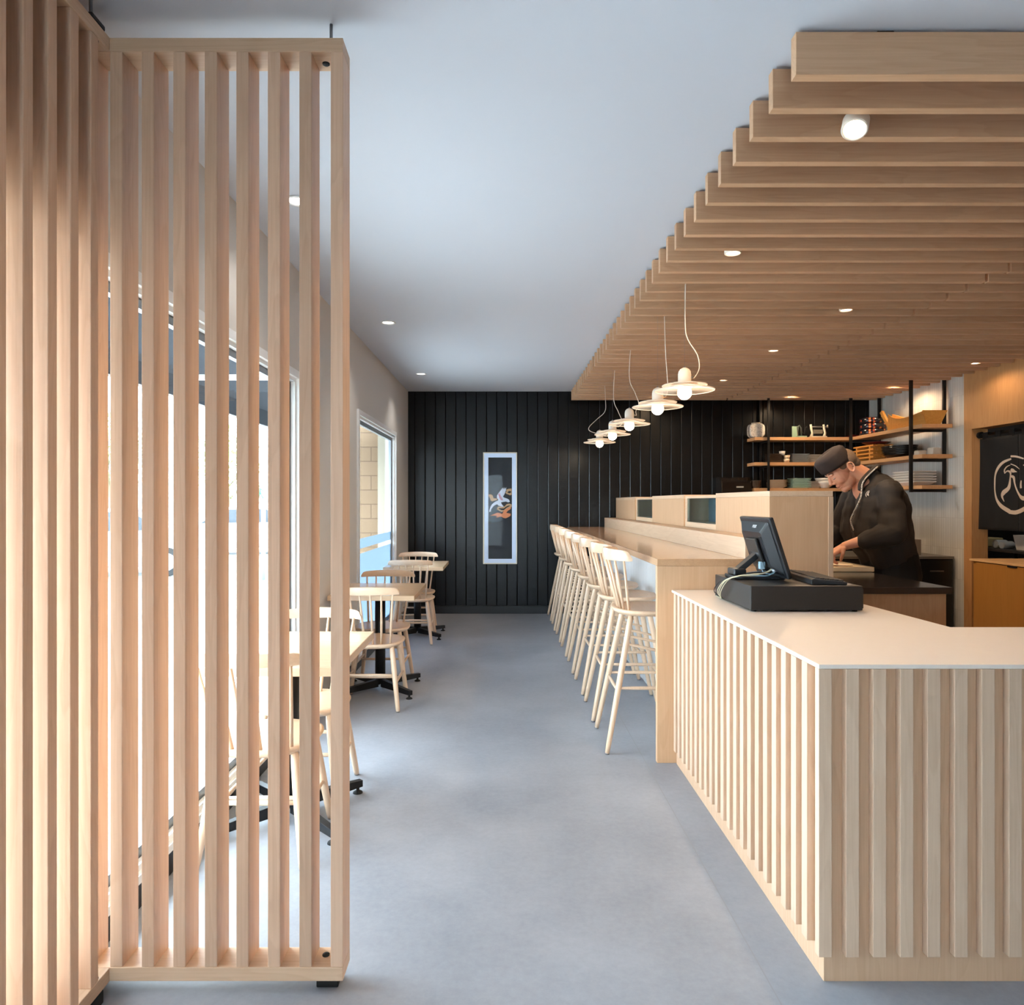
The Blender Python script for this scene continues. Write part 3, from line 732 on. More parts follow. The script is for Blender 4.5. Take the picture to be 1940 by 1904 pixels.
mk = thing('rice_cooker', 'rounded grey upright appliance on top of the grey equipment box', 'appliance', (4.19, 7.5, 1.026))
obj('body', mb.prism(pl_, .20, MP), plain('taupe_plastic', (116, 106, 98), .35), mk, .02, 4)
obj('lid_seam', MB().prism([(x*1.02, (y-.135)*1.02+.135) for x, y in pl_], .006, MP @ T(0, 0, .07)), STEEL, mk)

# wall shelves
def board(name_, x0, x1, y0, y1, z0, z1, mat, par): return obj(name_, MB().box(x0, x1, y0, y1, z0, z1), mat, par, .002)
ZSH = ((2.187, 2.226), (1.874, 1.914), (1.556, 1.595))
sh = thing('wall_shelf_unit', 'three-tier wooden shelf on black steel posts along the black wall', 'shelves', (3.7, 8.76, 0+1.5))
sr = thing('corner_shelf_unit', 'three-tier wooden shelf on black steel frame along the white tiled wall', 'shelves', (4.5, 8.0, 1.5))
for z0, z1 in ZSH:
    board('shelf_board', 3.146, 4.325, 8.62, 8.885, z0, z1, WSH, sh)
    board('shelf_board', 4.345, 4.66, 7.18, 8.885, z0, z1, WSHY, sr)
pw_ = .026
for (x, y) in ((3.31, 8.600), (3.31, 8.86)):
    obj('post', MB().box(x-.013, x+.013, y-.010, y+.010, ZSH[2][0]-.03, H), BLK, sh, .001)
for (x, y) in ((4.325, 7.34), (4.675, 7.34), (4.325, 8.60), (4.675, 8.60)):
    obj('post', MB().box(x-.016, x+.016, y-.012, y+.012, ZSH[2][0]-.032, H), BLK, sr, .001)
for z0, z1 in ZSH:
    for y in (7.34, 8.60):
        obj('crossbar', MB().box(4.341, 4.659, y-.012, y+.012, z0-.030, z0-.001), BLK, sr, .001)
    obj('crossbar', MB().box(3.297, 3.323, 8.61, 8.85, z0-.022, z0-.001), BLK, sh, .001)
# things on the black-wall shelves
def onsh(px, y): return (px-948)/1320*y
def stack(n_, mk_, x, y, z, dz, labels, group):
    """n_ copies of one dish stacked up; each is a thing of its own"""
    first = None
    for k in range(n_):
        if first is None:
            first = mk_(x, y, z, labels[0]); o = first
        else:
            o = copy_tree(first); o.location = (first.location.x+random.uniform(-.004, .004), first.location.y, first.location.z+k*dz); o.rotation_euler.z = random.uniform(-.05, .05)
        o['label'] = labels[min(k, len(labels)-1)]; o['group'] = group
def plate(mat, r, h, cat='plate', name='plate'):
    def f(x, y, z, l_):
        p = [(.001, 0), (r*.55, 0), (r*.6, h*.2), (r*.98, h*.9), (r, h), (r*.96, h), (r*.58, h*.4), (.001, h*.3)]
        return solo(name, MB().lathe(p, (x, y, z), 28), mat, l_, cat)
    return f
def tray(mat, w, d, h, name='square_dish', cat='dish', lip=None):
    def f(x, y, z, l_):
        mb = MB(); vs = []
        for s_, zz in ((.62, 0), (1, h*.8), (1, h), (.96, h), (.6, h*.35)):
            vs += [(x-w/2*s_, y-d/2*s_, z+zz), (x+w/2*s_, y-d/2*s_, z+zz), (x+w/2*s_, y+d/2*s_, z+zz), (x-w/2*s_, y+d/2*s_, z+zz)]
        fs = [(3,2,1,0), (16,17,18,19)]
        for i in range(4):
            for k in range(4): fs.append((i*4+k, i*4+(k+1) % 4, (i+1)*4+(k+1) % 4, (i+1)*4+k))
        mb.add(vs, fs)
        return solo(name, mb, mat, l_, cat, bevel=.0015)
    return f
zt, zm, zl = (a[1]+.0005 for a in ZSH); y8 = 8.74
MINT = plain('mint_glaze', (190, 222, 210), .3); STR = plain('grey_blue_glaze', (150, 158, 162), .3); TANC = plain('tan_ceramic', (206, 186, 158), .4)
# square jar with brush-marked label
jx = onsh(1432, 8.72)
jr = thing('square_jar', 'square white patterned sake jar at the left end of top shelf', 'jar', (jx, 8.72, zt))
pj = []
for k in range(28):
    a = 2*PI*k/28; c, s_ = math.cos(a), math.sin(a); pj.append((math.copysign(abs(c)**.55, c)*.095, .088+math.copysign(abs(s_)**.55, s_)*.088))
m, nt, b = newmat('printed_label'); L = nt.links
tc = N(nt, 'ShaderNodeTexCoord'); vo = N(nt, 'ShaderNodeTexNoise'); vo.inputs['Scale'].default_value = 34; vo.inputs['Detail'].default_value = 2; vo.inputs['Distortion'].default_value = 1.5
L.new(tc.outputs['Object'], vo.inputs['Vector']); cr = N(nt, 'ShaderNodeValToRGB'); cr.color_ramp.interpolation = 'CONSTANT'; e = cr.color_ramp.elements
e[0].color = s2l((214, 208, 198)); e[1].position = .56; e[1].color = s2l((40, 38, 38)); k = e.new(.60); k.color = s2l((222, 216, 206)); k = e.new(.68); k.color = s2l((170, 108, 60))
L.new(vo.outputs['Fac'], cr.inputs[0]); L.new(cr.outputs[0], b.inputs['Base Color']); b.inputs['Roughness'].default_value = .3
PRT = m
MJ = T(jx, 8.66, zt) @ Matrix(((1,0,0,0),(0,0,1,0),(0,1,0,0),(0,0,0,1)))
obj('body', MB().prism(pj, .12, MJ), PRT, jr, .012, 3)
obj('rim_band', MB().prism([(x*1.03, (z-.088)*1.03+.088) for x, z in pj], .012, MJ @ T(0, 0, .03)), plain('jar_dark_trim', (60, 52, 48), .4), jr)
obj('lid', MB().box(jx-.045, jx+.045, 8.69, 8.76, zt+.172, zt+.190), TANC, jr, .004)
# apple-peeler style slicers
GRM = plain('grey_green_enamel', (140, 170, 150), .4); CRM = plain('cream_enamel', (214, 206, 186), .35)
sx_ = onsh(1516, 8.70)
s1 = thing('vegetable_slicer', 'small mint green hand-crank vegetable slicer on the top shelf', 'slicer', (sx_, 8.70, zt))
obj('base', MB().box(sx_-.03, sx_+.065, 8.65, 8.76, zt, zt+.018), GRM, s1, .003)
obj('back_plate', MB().box(sx_-.07, sx_+.012, 8.775, 8.785, zt+.001, zt+.15), GRM, s1, .003)
obj('feed_frame', MB().tube([(sx_-.025, 8.70, zt+.02), (sx_-.035, 8.70, zt+.13), (sx_-.01, 8.70, zt+.15), (sx_+.01, 8.70, zt+.12), (sx_+.015, 8.70, zt+.02)], .009, 8), plain('dark_steel', (90, 96, 94), .3, .6), s1)
obj('crank', MB().tube([(sx_+.015, 8.69, zt+.07), (sx_+.05, 8.69, zt+.05), (sx_+.06, 8.69, zt+.12), (sx_+.08, 8.69, zt+.135)], .006, 8), BLK, s1)
sx2 = onsh(1550, 8.70)
s2 = thing('turning_slicer', 'cream enamel rotary slicer with two end stands on top shelf', 'slicer', (sx2, 8.70, zt))
obj('base', MB().box(sx2-.095, sx2+.095, 8.66, 8.75, zt, zt+.016), CRM, s2, .003)
for dx in (-.085, .075):
    obj('end_stand', MB().tube([(sx2+dx, 8.70, zt+.01), (sx2+dx+.012, 8.70, zt+.06), (sx2+dx, 8.70, zt+.11), (sx2+dx-.008, 8.70, zt+.165)], [.02, .013, .014, .012], 10), CRM, s2)
obj('screw_shaft', MB().tube([(sx2-.09, 8.70, zt+.135), (sx2+.12, 8.70, zt+.135)], .008, 10), STEEL, s2)
obj('crank_knob', MB().tube([(sx2+.115, 8.70, zt+.125), (sx2+.115, 8.70, zt+.16)], .009, 10), CRM, s2)
obj('guard', MB().box(sx2-.06, sx2+.055, 8.69, 8.71, zt+.05, zt+.10), plain('dull_steel', (130, 128, 120), .35, .6), s2, .004)
# middle shelf
stack(8, tray(CERD, .18, .14, .016), onsh(1466, y8), y8, zm, .0135, ['dark brown curved dishes at the left of the middle shelf'], 'brown dishes on the middle shelf')
def cup(x, y, z, l_, mat=TANC, r=.036, h=.055):
    return solo('cup', MB().lathe([(.001, 0), (r*.8, 0), (r, h), (r-.004, h), (r*.76, .006), (.001, .006)], (x, y, z), 20), mat, l_, 'cup')
for k, (px_, zz, mt, lb) in enumerate(((1490, 0, TANC, 'cream cup at the bottom, right of the brown dishes'), (1490.5, .046, TANC, 'cream cup stacked upon the lower cream cup'), (1482, .092, CERW, 'white cup sitting highest above the brown dishes'))):
    cup(onsh(px_, 8.70), 8.70, zm+zz, lb, mt, .039, .045 if k < 2 else .05)['group'] = 'cups beside the brown dishes'
stack(8, tray(STR, .22, .16, .014), onsh(1513, y8), y8, zm, .0135, ['grey blue square plates stacked mid shelf beside the cream cups'], 'grey blue plates on the middle shelf')
stack(5, tray(plain('speckled_stone', (176, 170, 158), .5, var=.3, bscale=160), .17, .13, .02), onsh(1543, y8), y8, zm, .020, ['speckled grey rectangular dishes stacked near the chef\'s hat'], 'speckled dishes on the middle shelf')
# lower shelf
stack(5, plate(CERD, .06, .03, 'bowl', 'small_bowl'), onsh(1432, 8.70), 8.70, zl, .016, ['small dark bowls stacked left of the steel post on the lowest shelf'], 'small dark bowls on the lowest shelf')
stack(6, plate(TANC, .122, .026), onsh(1472, y8), y8, zl, .0155, ['tan and brown round plates stacked on the lowest shelf'], 'tan round plates on the lowest shelf')
stack(7, tray(MINT, .23, .17, .018), onsh(1514, y8), y8, zl, .0175, ['mint green scalloped plates stacked on the lowest shelf'], 'mint plates on the lowest shelf')
stack(6, tray(plain('pale_dish', (196, 184, 170), .4), .12, .12, .014), onsh(1542, y8), y8, zl, .0145, ['small pale square dishes between mint plates and white bowls'], 'pale small dishes on the lowest shelf')
for k, (px_, dz) in enumerate(((1563, 0), (1561, .04))):
    bowl(onsh(px_, 8.72), 8.72, zl+dz, .105, .085, CERW, ['lower white bowl beside the chef\'s face', 'upper white bowl beside the chef\'s face'][k], 'white bowls by the chef')
# towel dispenser on the black wall
dsp = thing('towel_dispenser', 'glossy black paper towel dispenser mounted on the black wall', 'dispenser', (2.93, 8.9, 1.36))
pd = [(0, 0), (.235, .02), (.245, .12), (.225, .32), (.17, .375), (0, .38)]
obj('cover', MB().prism(pd, .39, T(2.745, YB, 1.36) @ Matrix(((0,0,1,0),(-1,0,0,0),(0,1,0,0),(0,0,0,1)))), plain('smoked_plastic', (26, 22, 20), .12), dsp, .02, 4)
obj('maker_plate', MB().box(2.93, 3.02, 8.648, 8.654, 1.60, 1.618), plain('silver_label', (170, 170, 165), .4), dsp, .001)
# things on the tiled-wall shelves
bt = thing('wooden_boat', 'yellow wooden sushi serving boat on the top corner shelf', 'serving boat', (4.50, 7.6, zt))
BTM = wood('boat_wood', (214, 160, 84), (178, 122, 56), 'Y', var=.02)
vs = []; fs = []; nn = 12       # hull: prow far end (+Y), square stern near
for i in range(nn+1):
    u = i/nn; yy = 7.24+.80*u
    wb = .075*(1-.55*u**3); wt_ = .125*(1-.78*u**2.4); zt_ = .135-.028*math.sin(PI*min(1, u*1.05))+.075*u**4
    for (xx, zz) in ((-wt_, zt_), (-wb, 0), (wb, 0), (wt_, zt_), (wt_-.008, zt_), (wb-.006, .012), (-wb+.006, .012), (-wt_+.008, zt_)):
        vs.append((4.50+xx, yy, zt+zz))
for i in range(nn):
    for k in range(8): fs.append((i*8+k, i*8+(k+1) % 8, (i+1)*8+(k+1) % 8, (i+1)*8+k))
fs += [(0,1,2,3,4,5,6,7), tuple(nn*8+k for k in reversed(range(8)))]
obj('hull', MB().add(vs, fs), BTM, bt, .001)
obj('prow', MB().add([(4.485, 7.98, zt+.0), (4.515, 7.98, zt+.0), (4.515, 8.20, zt+.27), (4.485, 8.20, zt+.27), (4.485, 8.03, zt), (4.515, 8.03, zt), (4.515, 8.245, zt+.25), (4.485, 8.245, zt+.25)],
    [(0,1,2,3),(7,6,5,4),(0,4,5,1),(1,5,6,2),(2,6,7,3),(3,7,4,0)]), BTM, bt, .004)
obj('stern_board', MB().add([(4.425, 7.24, zt+.0), (4.575, 7.24, zt+.0), (4.63, 7.21, zt+.145), (4.37, 7.21, zt+.145), (4.425, 7.255, zt), (4.575, 7.255, zt), (4.63, 7.225, zt+.145), (4.37, 7.225, zt+.145)],
    [(0,1,2,3),(7,6,5,4),(0,4,5,1),(1,5,6,2),(2,6,7,3),(3,7,4,0)]), BTM, bt, .002)
m, nt, b = newmat('floral_lacquer'); L = nt.links
tc = N(nt, 'ShaderNodeTexCoord'); vo = N(nt, 'ShaderNodeTexVoronoi'); vo.inputs['Scale'].default_value = 22; L.new(tc.outputs['Object'], vo.inputs['Vector'])
cr = N(nt, 'ShaderNodeValToRGB'); e = cr.color_ramp.elements; e[0].color = s2l((214, 168, 80)); e[1].position = .42; e[1].color = s2l((24, 26, 38)); k = e.new(.30); k.color = s2l((170, 60, 40)); k = e.new(.18); k.color = s2l((214, 160, 90))
L.new(vo.outputs['Distance'], cr.inputs[0]); L.new(cr.outputs[0], b.inputs['Base Color']); b.inputs['Roughness'].default_value = .2
FLOR = m
for k in range(3):
    o = solo('lacquer_box', MB().lathe([(.001, 0), (.135, 0), (.145, .012), (.145, .058), (.138, .068), (.001, .068)], (4.50, 8.42, zt+.001+k*.0695), 30), FLOR,
         ['floral lacquered round box on the top corner shelf, bottom of its stack', 'floral lacquered round box on the top corner shelf, middle of its stack', 'floral lacquered round box on the top corner shelf, top of its stack'][k], 'box', 'floral boxes on the corner shelf')
RDL = plain('red_lacquer', (84, 26, 24), .2)
solo('lacquer_tray', MB().box(4.37, 4.62, 8.64, 8.86, zt+.001, zt+.03), RDL, 'dark red lacquer tray in the corner of the top shelf', 'tray', bevel=.006)
# slatted wooden serving trays with lacquer plate on top
SLT = wood('tray_pine', (226, 162, 84), (196, 128, 54), 'Y', var=.04)
for k in range(4):
    z = zm+.001+k*.0455
    t = thing('slatted_tray', ['slatted pine serving tray, bottom of the stack on middle corner shelf', 'slatted pine serving tray, second from the bottom of its stack', 'slatted pine serving tray, second from the top of its stack', 'slatted pine serving tray, top of the stack under a lacquer plate'][k], 'tray', (4.47, 8.37, z), 'pine trays on the corner shelf')
    mb = MB()
    for j in range(5): mb.box(4.355+j*.05, 4.390+j*.05, 8.14, 8.60, z+.027, z+.044)
    obj('slats', mb, SLT, t, .001)
    obj('runner', MB().box(4.352, 4.60, 8.20, 8.23, z, z+.0265), SLT, t, .001); obj('runner', MB().box(4.352, 4.60, 8.50, 8.53, z, z+.0265), SLT, t, .001)
solo('lacquer_plate', MB().lathe([(.001, 0), (.09, 0), (.155, .03), (.16, .036), (.15, .036), (.09, .01), (.001, .01)], (4.50, 8.34, zm+.185), 30), RDL, 'dark red lacquer plate on top of the pine trays', 'plate')
BLKC = plain('black_glaze', (16, 16, 18), .25)
for k in range(6):
    z = zm+.001+k*.018
    o = solo('leaf_platter', MB().lathe([(.001, 0), (.10, 0), (.13+.006*k, .030), (.15+.004*k, .045), (.14, .045), (.09, .012), (.001, .012)], (4.50, 7.86, z), 22, Matrix.Diagonal((.95, 1.5, 1, 1))), BLKC,
        'long black leaf-shaped platter in the stack beside the pine trays', 'platter', 'black platters on the middle corner shelf')
    o.rotation_euler.z = random.uniform(-.04, .04)
for k, y in enumerate((7.42, 7.30)):
    solo('ceramic_pot', MB().box(4.43+.07*k, 4.50+.075*k+.02, y-.04, y+.05, zm+.001, zm+.055+.022*k), plain('pale_ceramic%d' % k, (188, 184, 176), .4), ['small white square ceramic pot at the near end of middle corner shelf', 'taller white ceramic caddy at the near end of middle corner shelf'][k], 'pot', bevel=.012)
# lowest: white moulded containers
for k in range(5):
    o = tray(CERW, .24, .40, .045, 'serving_container', 'container')(4.50, 7.58, zl+.001+k*.028, 'white moulded rectangular container in the stack on lowest corner shelf'); o['group'] = 'white containers on the lowest corner shelf'
for k in range(4):
    o = plate(CERW, .15, .05, 'bowl', 'wide_bowl')(4.50, 8.06, zl+.001+k*.026, 'wide white bowl stacked on the lowest corner shelf, partly behind the chef'); o['group'] = 'wide white bowls on the lowest corner shelf'

# ================================================================== KITCHEN OPENING: SIDE CABINET, NOREN, BACK BENCH
cab = thing('side_cabinet', 'ochre timber cabinet with open shelves below the kitchen opening', 'cabinet', (4.4, 5.3, 0))
CBM = wood('ochre_ply', (182, 128, 62), (164, 112, 50), 'Z', figure=.3, var=.01)
obj('worktop', MB().box(4.145, 4.705, 4.30, 6.16, .902, .920), wood('edge_ply', (232, 192, 142), (214, 170, 116), 'Y', var=.01), cab, .002)
obj('carcass', MB().box(4.17, 4.70, 6.10, 6.14, 0, .902).box(4.17, 4.70, 5.39, 5.41, 0, .902).box(4.17, 4.70, 4.31, 4.33, 0, .902).box(4.68, 4.70, 4.33, 6.10, 0, .902).box(4.17, 4.68, 4.33, 6.10, 0, .03).box(4.17, 4.68, 4.33, 5.39, .882, .902), CBM, cab, .001)
obj('door', MB().box(4.155, 4.172, 5.475, 6.09, .03, .895), CBM, cab, .002)
obj('door_surround', MB().box(4.158, 4.18, 5.41, 5.468, .03, .902), CBM, cab, .001)
obj('door_catch', MB().box(4.145, 4.158, 5.60, 5.70, .885, .899), BLK, cab)
for z in (.22, .41, .60, .74): obj('shelf', MB().box(4.175, 4.68, 4.33, 5.39, z, z+.016), CBM, cab, .001)
nx = 4.775
nr = thing('noren_curtain', 'black noren curtain with cream brushed circle emblem in the kitchen doorway', 'curtain', (nx, 6.2, 1.15))
NBK = plain('black_linen', (20, 21, 23), .95, bump=.1, bscale=300)
obj('rod', MB().tube([(nx+.01, 5.06, 2.085), (nx+.01, 6.955, 2.085)], .014, 14), BLK, nr)
obj('rod_socket', MB().tube([(nx+.01, 6.925, 2.085), (nx+.01, 6.96, 2.085)], .032, 18), BLKR, nr)
def fold(y, z):
    k = (2.05-z)/.9
    return .012*math.sin(y*9+1.3)*(.3+k) + .006*math.sin(y*23+z*2)*k
for (ya, yb_, fl) in ((6.41, 6.925, .03), (5.82, 6.405, .0), (5.20, 5.81, .0)):
    mb = MB(); nu, nv = 34, 30; vs = []; fs = []
    for s_ in (0, 1):
        for i in range(nu+1):
            for j in range(nv+1):
                y = ya+(yb_-ya)*i/nu; v = j/nv; y += fl*v*v*(i/nu)
                vs.append((nx-.012+s_*.003+fold(y, 2.05-.9*v), y, 2.045-.895*v))
    q = (nu+1)*(nv+1); st = nv+1
    for i in range(nu):
        for j in range(nv):
            fs.append((i*st+j, (i+1)*st+j, (i+1)*st+j+1, i*st+j+1)); fs.append((q+i*st+j, q+i*st+j+1, q+(i+1)*st+j+1, q+(i+1)*st+j))
    for i in range(nu): fs.append((i*st, q+i*st, q+(i+1)*st, (i+1)*st)); fs.append((i*st+nv, (i+1)*st+nv, q+(i+1)*st+nv, q+i*st+nv))
    for j in range(nv): fs.append((j, j+1, q+j+1, q+j)); fs.append((nu*st+j, q+nu*st+j, q+nu*st+j+1, nu*st+j+1))
    pn = obj('cloth_panel', mb.add(vs, fs, True), NBK, nr)
    mb = MB()
    for k in range(3):
        y = ya+.05+(yb_-ya-.16)*k/2
        mb.box(nx-.012, nx-.008, y, y+.07, 2.035, 2.10)
        mb.box(nx-.010, nx+.030, y, y+.07, 2.10, 2.104)
    obj('hanging_loops', mb, NBK, pn)
EMB = plain('cream_print', (206, 186, 166), .9)
def brush(pts):
    """pts: (y, z, half width) along a stroke, laid on the cloth"""
    mb = MB(); sm = []
    P = [Vector((a, c, w)) for a, c, w in pts]
    for i in range(len(P)-1):
        p0, p1, p2, p3 = P[max(i-1, 0)], P[i], P[i+1], P[min(i+2, len(P)-1)]
        for k in range(8):
            u = k/8; sm.append(.5*((2*p1)+(p2-p0)*u+(2*p0-5*p1+4*p2-p3)*u*u+(3*p1-p0-3*p2+p3)*u**3))
    sm.append(P[-1]); vs = []; fs = []
    for i, p in enumerate(sm):
        t_ = sm[min(i+1, len(sm)-1)]-sm[max(i-1, 0)]; t2 = Vector((t_.x, t_.y)).normalized(); nrm = Vector((-t2.y, t2.x))
        for sgn in (-1, 1):
            y, z = p.x+nrm.x*sgn*p.z, p.y+nrm.y*sgn*p.z
            vs.append((nx-.0135+fold(y, z), y, z)); vs.append((nx-.0118+fold(y, z), y, z))
    for i in range(len(sm)-1):
        a = i*4; c = a+4
        fs += [(a, a+2, c+2, c), (a+1, c+1, c+3, a+3), (a, c, c+1, a+1), (a+2, a+3, c+3, c+2)]
    fs += [(0, 1, 3, 2), (len(vs)-4, len(vs)-2, len(vs)-1, len(vs)-3)]
    return mb.add(vs, fs)
def E(cx_, cy_, w):      # emblem drawing units -> cloth (y runs away from the viewer's left), measured on the cloth itself
    u = 892+cx_/6.14; y = 1320*(nx-.012)/u; return (y, 1.41-((780+cy_/6.14)-953)*y/1320, w/6.14*y/1320)
strokes = [[(465,548,10),(380,590,16),(320,660,18),(290,740,14),(285,840,13),(290,930,12),(315,1020,16),(370,1100,22),(445,1160,24)],
           [(440,1165,22),(520,1170,24),(614,1125,24),(700,1040,20),(750,900,16),(745,740,14),(700,640,12),(640,590,9)],
           [(460,518,11),(520,522,11),(604,546,8)],
           [(455,620,4),(420,640,6),(396,680,8),(400,720,5)], [(400,715,5),(425,690,8),(455,705,12),(455,760,8),(440,880,20),(390,940,26),(375,985,14),(395,1045,3)],
           [(460,608,5),(510,630,5),(555,668,3)], [(462,668,12),(480,685,22),(505,695,10),(525,700,3)], [(462,750,12),(490,765,16),(500,830,10),(520,900,10),(555,970,14),(590,1005,24),(640,1000,24),(690,960,10)],
           [(575,800,8),(570,850,12),(572,890,12)], [(600,620,6),(650,640,8),(690,690,4)]]
for st_ in strokes: obj('emblem_stroke', brush([E(*p) for p in st_]), EMB, nr)
# bench with towels seen through the opening
kb = thing('kitchen_bench', 'dark steel kitchen bench seen below the noren curtain', 'bench', (5.4, 6.9, 0))
KD = plain('dark_steel_bench', (52, 54, 56), .4, .5)
obj('worktop', MB().box(4.90, 5.75, 6.0, 7.75, .93, .955), KD, kb, .002)
for x in (4.93, 5.70):
    for y in (6.04, 7.70): obj('leg', MB().tube([(x, y, 0), (x, y, .93)], .02, 10), KD, kb)
obj('undershelf', MB().box(4.93, 5.70, 6.05, 7.70, .55, .57), KD, kb)
TW = plain('grey_towel', (150, 156, 158), .95, bump=.3, bscale=120)
for k in range(2):
    solo('rolled_towel', MB().tube([(4.96, 6.99-.09*k, .999-k*.005), (5.08, 7.0-.09*k, .999-k*.005)], .042-.004*k, 18), TW, ['grey rolled towel at the back of the kitchen bench', 'smaller grey rolled towel at the front of the kitchen bench'][k], 'towel', bevel=.01)
cbx = thing('carton', 'white carton with black printing on the kitchen bench', 'box', (5.14, 6.62, .956))
obj('box', MB().add([(5.00, 6.55, .957), (5.30, 6.55, .957), (5.30, 6.75, .957), (5.00, 6.75, .957), (4.98, 6.53, 1.10), (5.32, 6.53, 1.10), (5.32, 6.77, 1.10), (4.98, 6.77, 1.10)],
    [(3,2,1,0),(4,5,6,7),(0,1,5,4),(1,2,6,5),(2,3,7,6),(3,0,4,7)]), plain('white_card', (200, 196, 188), .7), cbx)
obj('printed_mark', MB().add([(5.02, 6.545, .965), (5.10, 6.545, .965), (5.04, 6.53, 1.085), (4.99, 6.53, 1.085), (5.02, 6.547, .965), (5.10, 6.547, .965), (5.04, 6.533, 1.085), (4.99, 6.533, 1.085)],
    [(0,1,2,3),(7,6,5,4),(0,4,5,1),(1,5,6,2),(2,6,7,3),(3,7,4,0)]), BLK, cbx)
ks_ = thing('kitchen_rack', 'dark metal storage rack in the kitchen behind the noren', 'rack', (6.3, 7.9, 0))
for z in (.2, .7, 1.15, 1.6): obj('shelf', MB().box(5.0, 6.8, 8.2, 8.7, z, z+.03), KD, ks_)
for x in (5.02, 6.78):
    for y in (8.22, 8.68): obj('post', MB().box(x-.015, x+.015, y-.015, y+.015, 0, 2.0), KD, ks_)
solo('bamboo_mat', MB().box(4.97, 5.20, 7.2, 7.5, .957, 1.05), plain('folded_mat', (150, 140, 100), .8), 'folded bamboo mat behind the rolled towels', 'mat', bevel=.01)
t = thing('unseen_kitchen_light', 'unseen ceiling light inside the kitchen', 'ceiling light', (5.8, 6.6, H))  # unseen lamp that lights the room behind the noren
obj('housing', MB().box(5.6, 6.0, 6.4, 6.8, H-.04, H-.001), TRIM, t)
l = bpy.data.lights.new('lamp_light', 'AREA'); l.energy = 9; l.size = .35; l.color = (1, .85, .7)
o = bpy.data.objects.new('lamp_light', l); COL.objects.link(o); o.parent = t; o.location = (0, 0, -.05)

# ================================================================== CASH DRAWER, TOUCH SCREEN, KEYBOARD
DRW = plain('charcoal_metal', (36, 34, 34), .45, .2, bump=.05, bscale=500)
dr = thing('cash_drawer', 'black metal cash drawer on the white countertop', 'cash drawer', (1.32, 3.25, CZ))
obj('body', MB().box(1.079, 1.562, 3.002, 3.50, CZ+.007, 1.052), DRW, dr, .003)
obj('drawer_front', MB().box(1.5625, 1.570, 3.012, 3.49, CZ+.014, 1.040), DRW, dr, .002)
for (x, y) in ((1.10, 3.03), (1.54, 3.03), (1.10, 3.47), (1.54, 3.47)):
    obj('rubber_foot', MB().tube([(x, y, CZ), (x, y, CZ+.0075)], .011, 14), BLKR, dr)
PLB = plain('matte_black_plastic', (34, 36, 40), .38)
mo = thing('touch_screen', 'black touch screen monitor on a folding arm, seen from behind', 'monitor', (1.25, 3.35, 1.052))
sa = math.atan2(.09, .28)          # screen leans: local x' = thickness towards the operator, z' up the screen
MS = T(1.319, 3.345, 1.068) @ RY(-sa)      # origin at the lower edge; local z up the screen, local +x screen side
hw, hh = .195, .292
obj('screen_housing', MB().box(-.018, .004, -hw, hw, 0, hh, MS), PLB, mo, .006, 3)
bk = MB(); i0 = .012
vs = [MS @ Vector(p) for p in ((-.018,-hw+i0,i0), (-.018,hw-i0,i0), (-.018,hw-i0,hh-i0), (-.018,-hw+i0,hh-i0), (-.050,-hw+.07,.06), (-.050,hw-.07,.06), (-.050,hw-.07,hh-.06), (-.050,-hw+.07,hh-.06))]
bk.add(vs, [(0,1,2,3),(7,6,5,4),(0,4,5,1),(1,5,6,2),(2,6,7,3),(3,7,4,0)])
obj('back_shell', bk, PLB, mo, .010, 3)
obj('mount_plate', MB().box(-.062, -.049, -.07, .075, .07, .20, MS), plain('brown_black_plastic', (54, 48, 45), .5), mo, .006)
obj('spine', MB().box(-.070, -.0615, -.085, -.065, .05, .205, MS), PLB, mo, .003)
obj('glass_panel', MB().box(.0042, .006, -hw+.012, hw-.012, .012, hh-.012, MS), plain('screen_glass', (10, 11, 14), .08), mo)
obj('side_cover', MB().box(-.0515, -.0495, -.185+.075, -.155+.075, .09, .21, MS), PLB, mo, .006)
hinge = Vector((1.235, 3.345, 1.168))
obj('hinge', MB().tube([hinge+Vector((0, -.055, 0)), hinge+Vector((0, .055, 0))], .017, 20).box(1.235, 1.268, 3.305, 3.385, 1.155, 1.182), PLB, mo, .002)
foot = Vector((1.140, 3.345, 1.088)); d = (foot-hinge).normalized(); up = Vector((0, 1, 0)); nn_ = d.cross(up)
MA = Matrix(((d.x, up.x, nn_.x, hinge.x), (d.y, up.y, nn_.y, hinge.y), (d.z, up.z, nn_.z, hinge.z), (0, 0, 0, 1)))
obj('arm', MB().box(0, (foot-hinge).length+.01, -.028, .028, -.013, .013, MA), PLB, mo, .003)
base = [(1.100, -.075), (1.13, -.085), (1.30, -.10), (1.335, -.085), (1.335, .085), (1.30, .10), (1.13, .085), (1.100, .075)]
obj('base', MB().prism(base, .014, T(0, 3.345, 1.0525)), PLB, mo, .004)
obj('knuckle', MB().box(1.105, 1.165, 3.295, 3.395, 1.066, 1.098), PLB, mo, .008, 3)
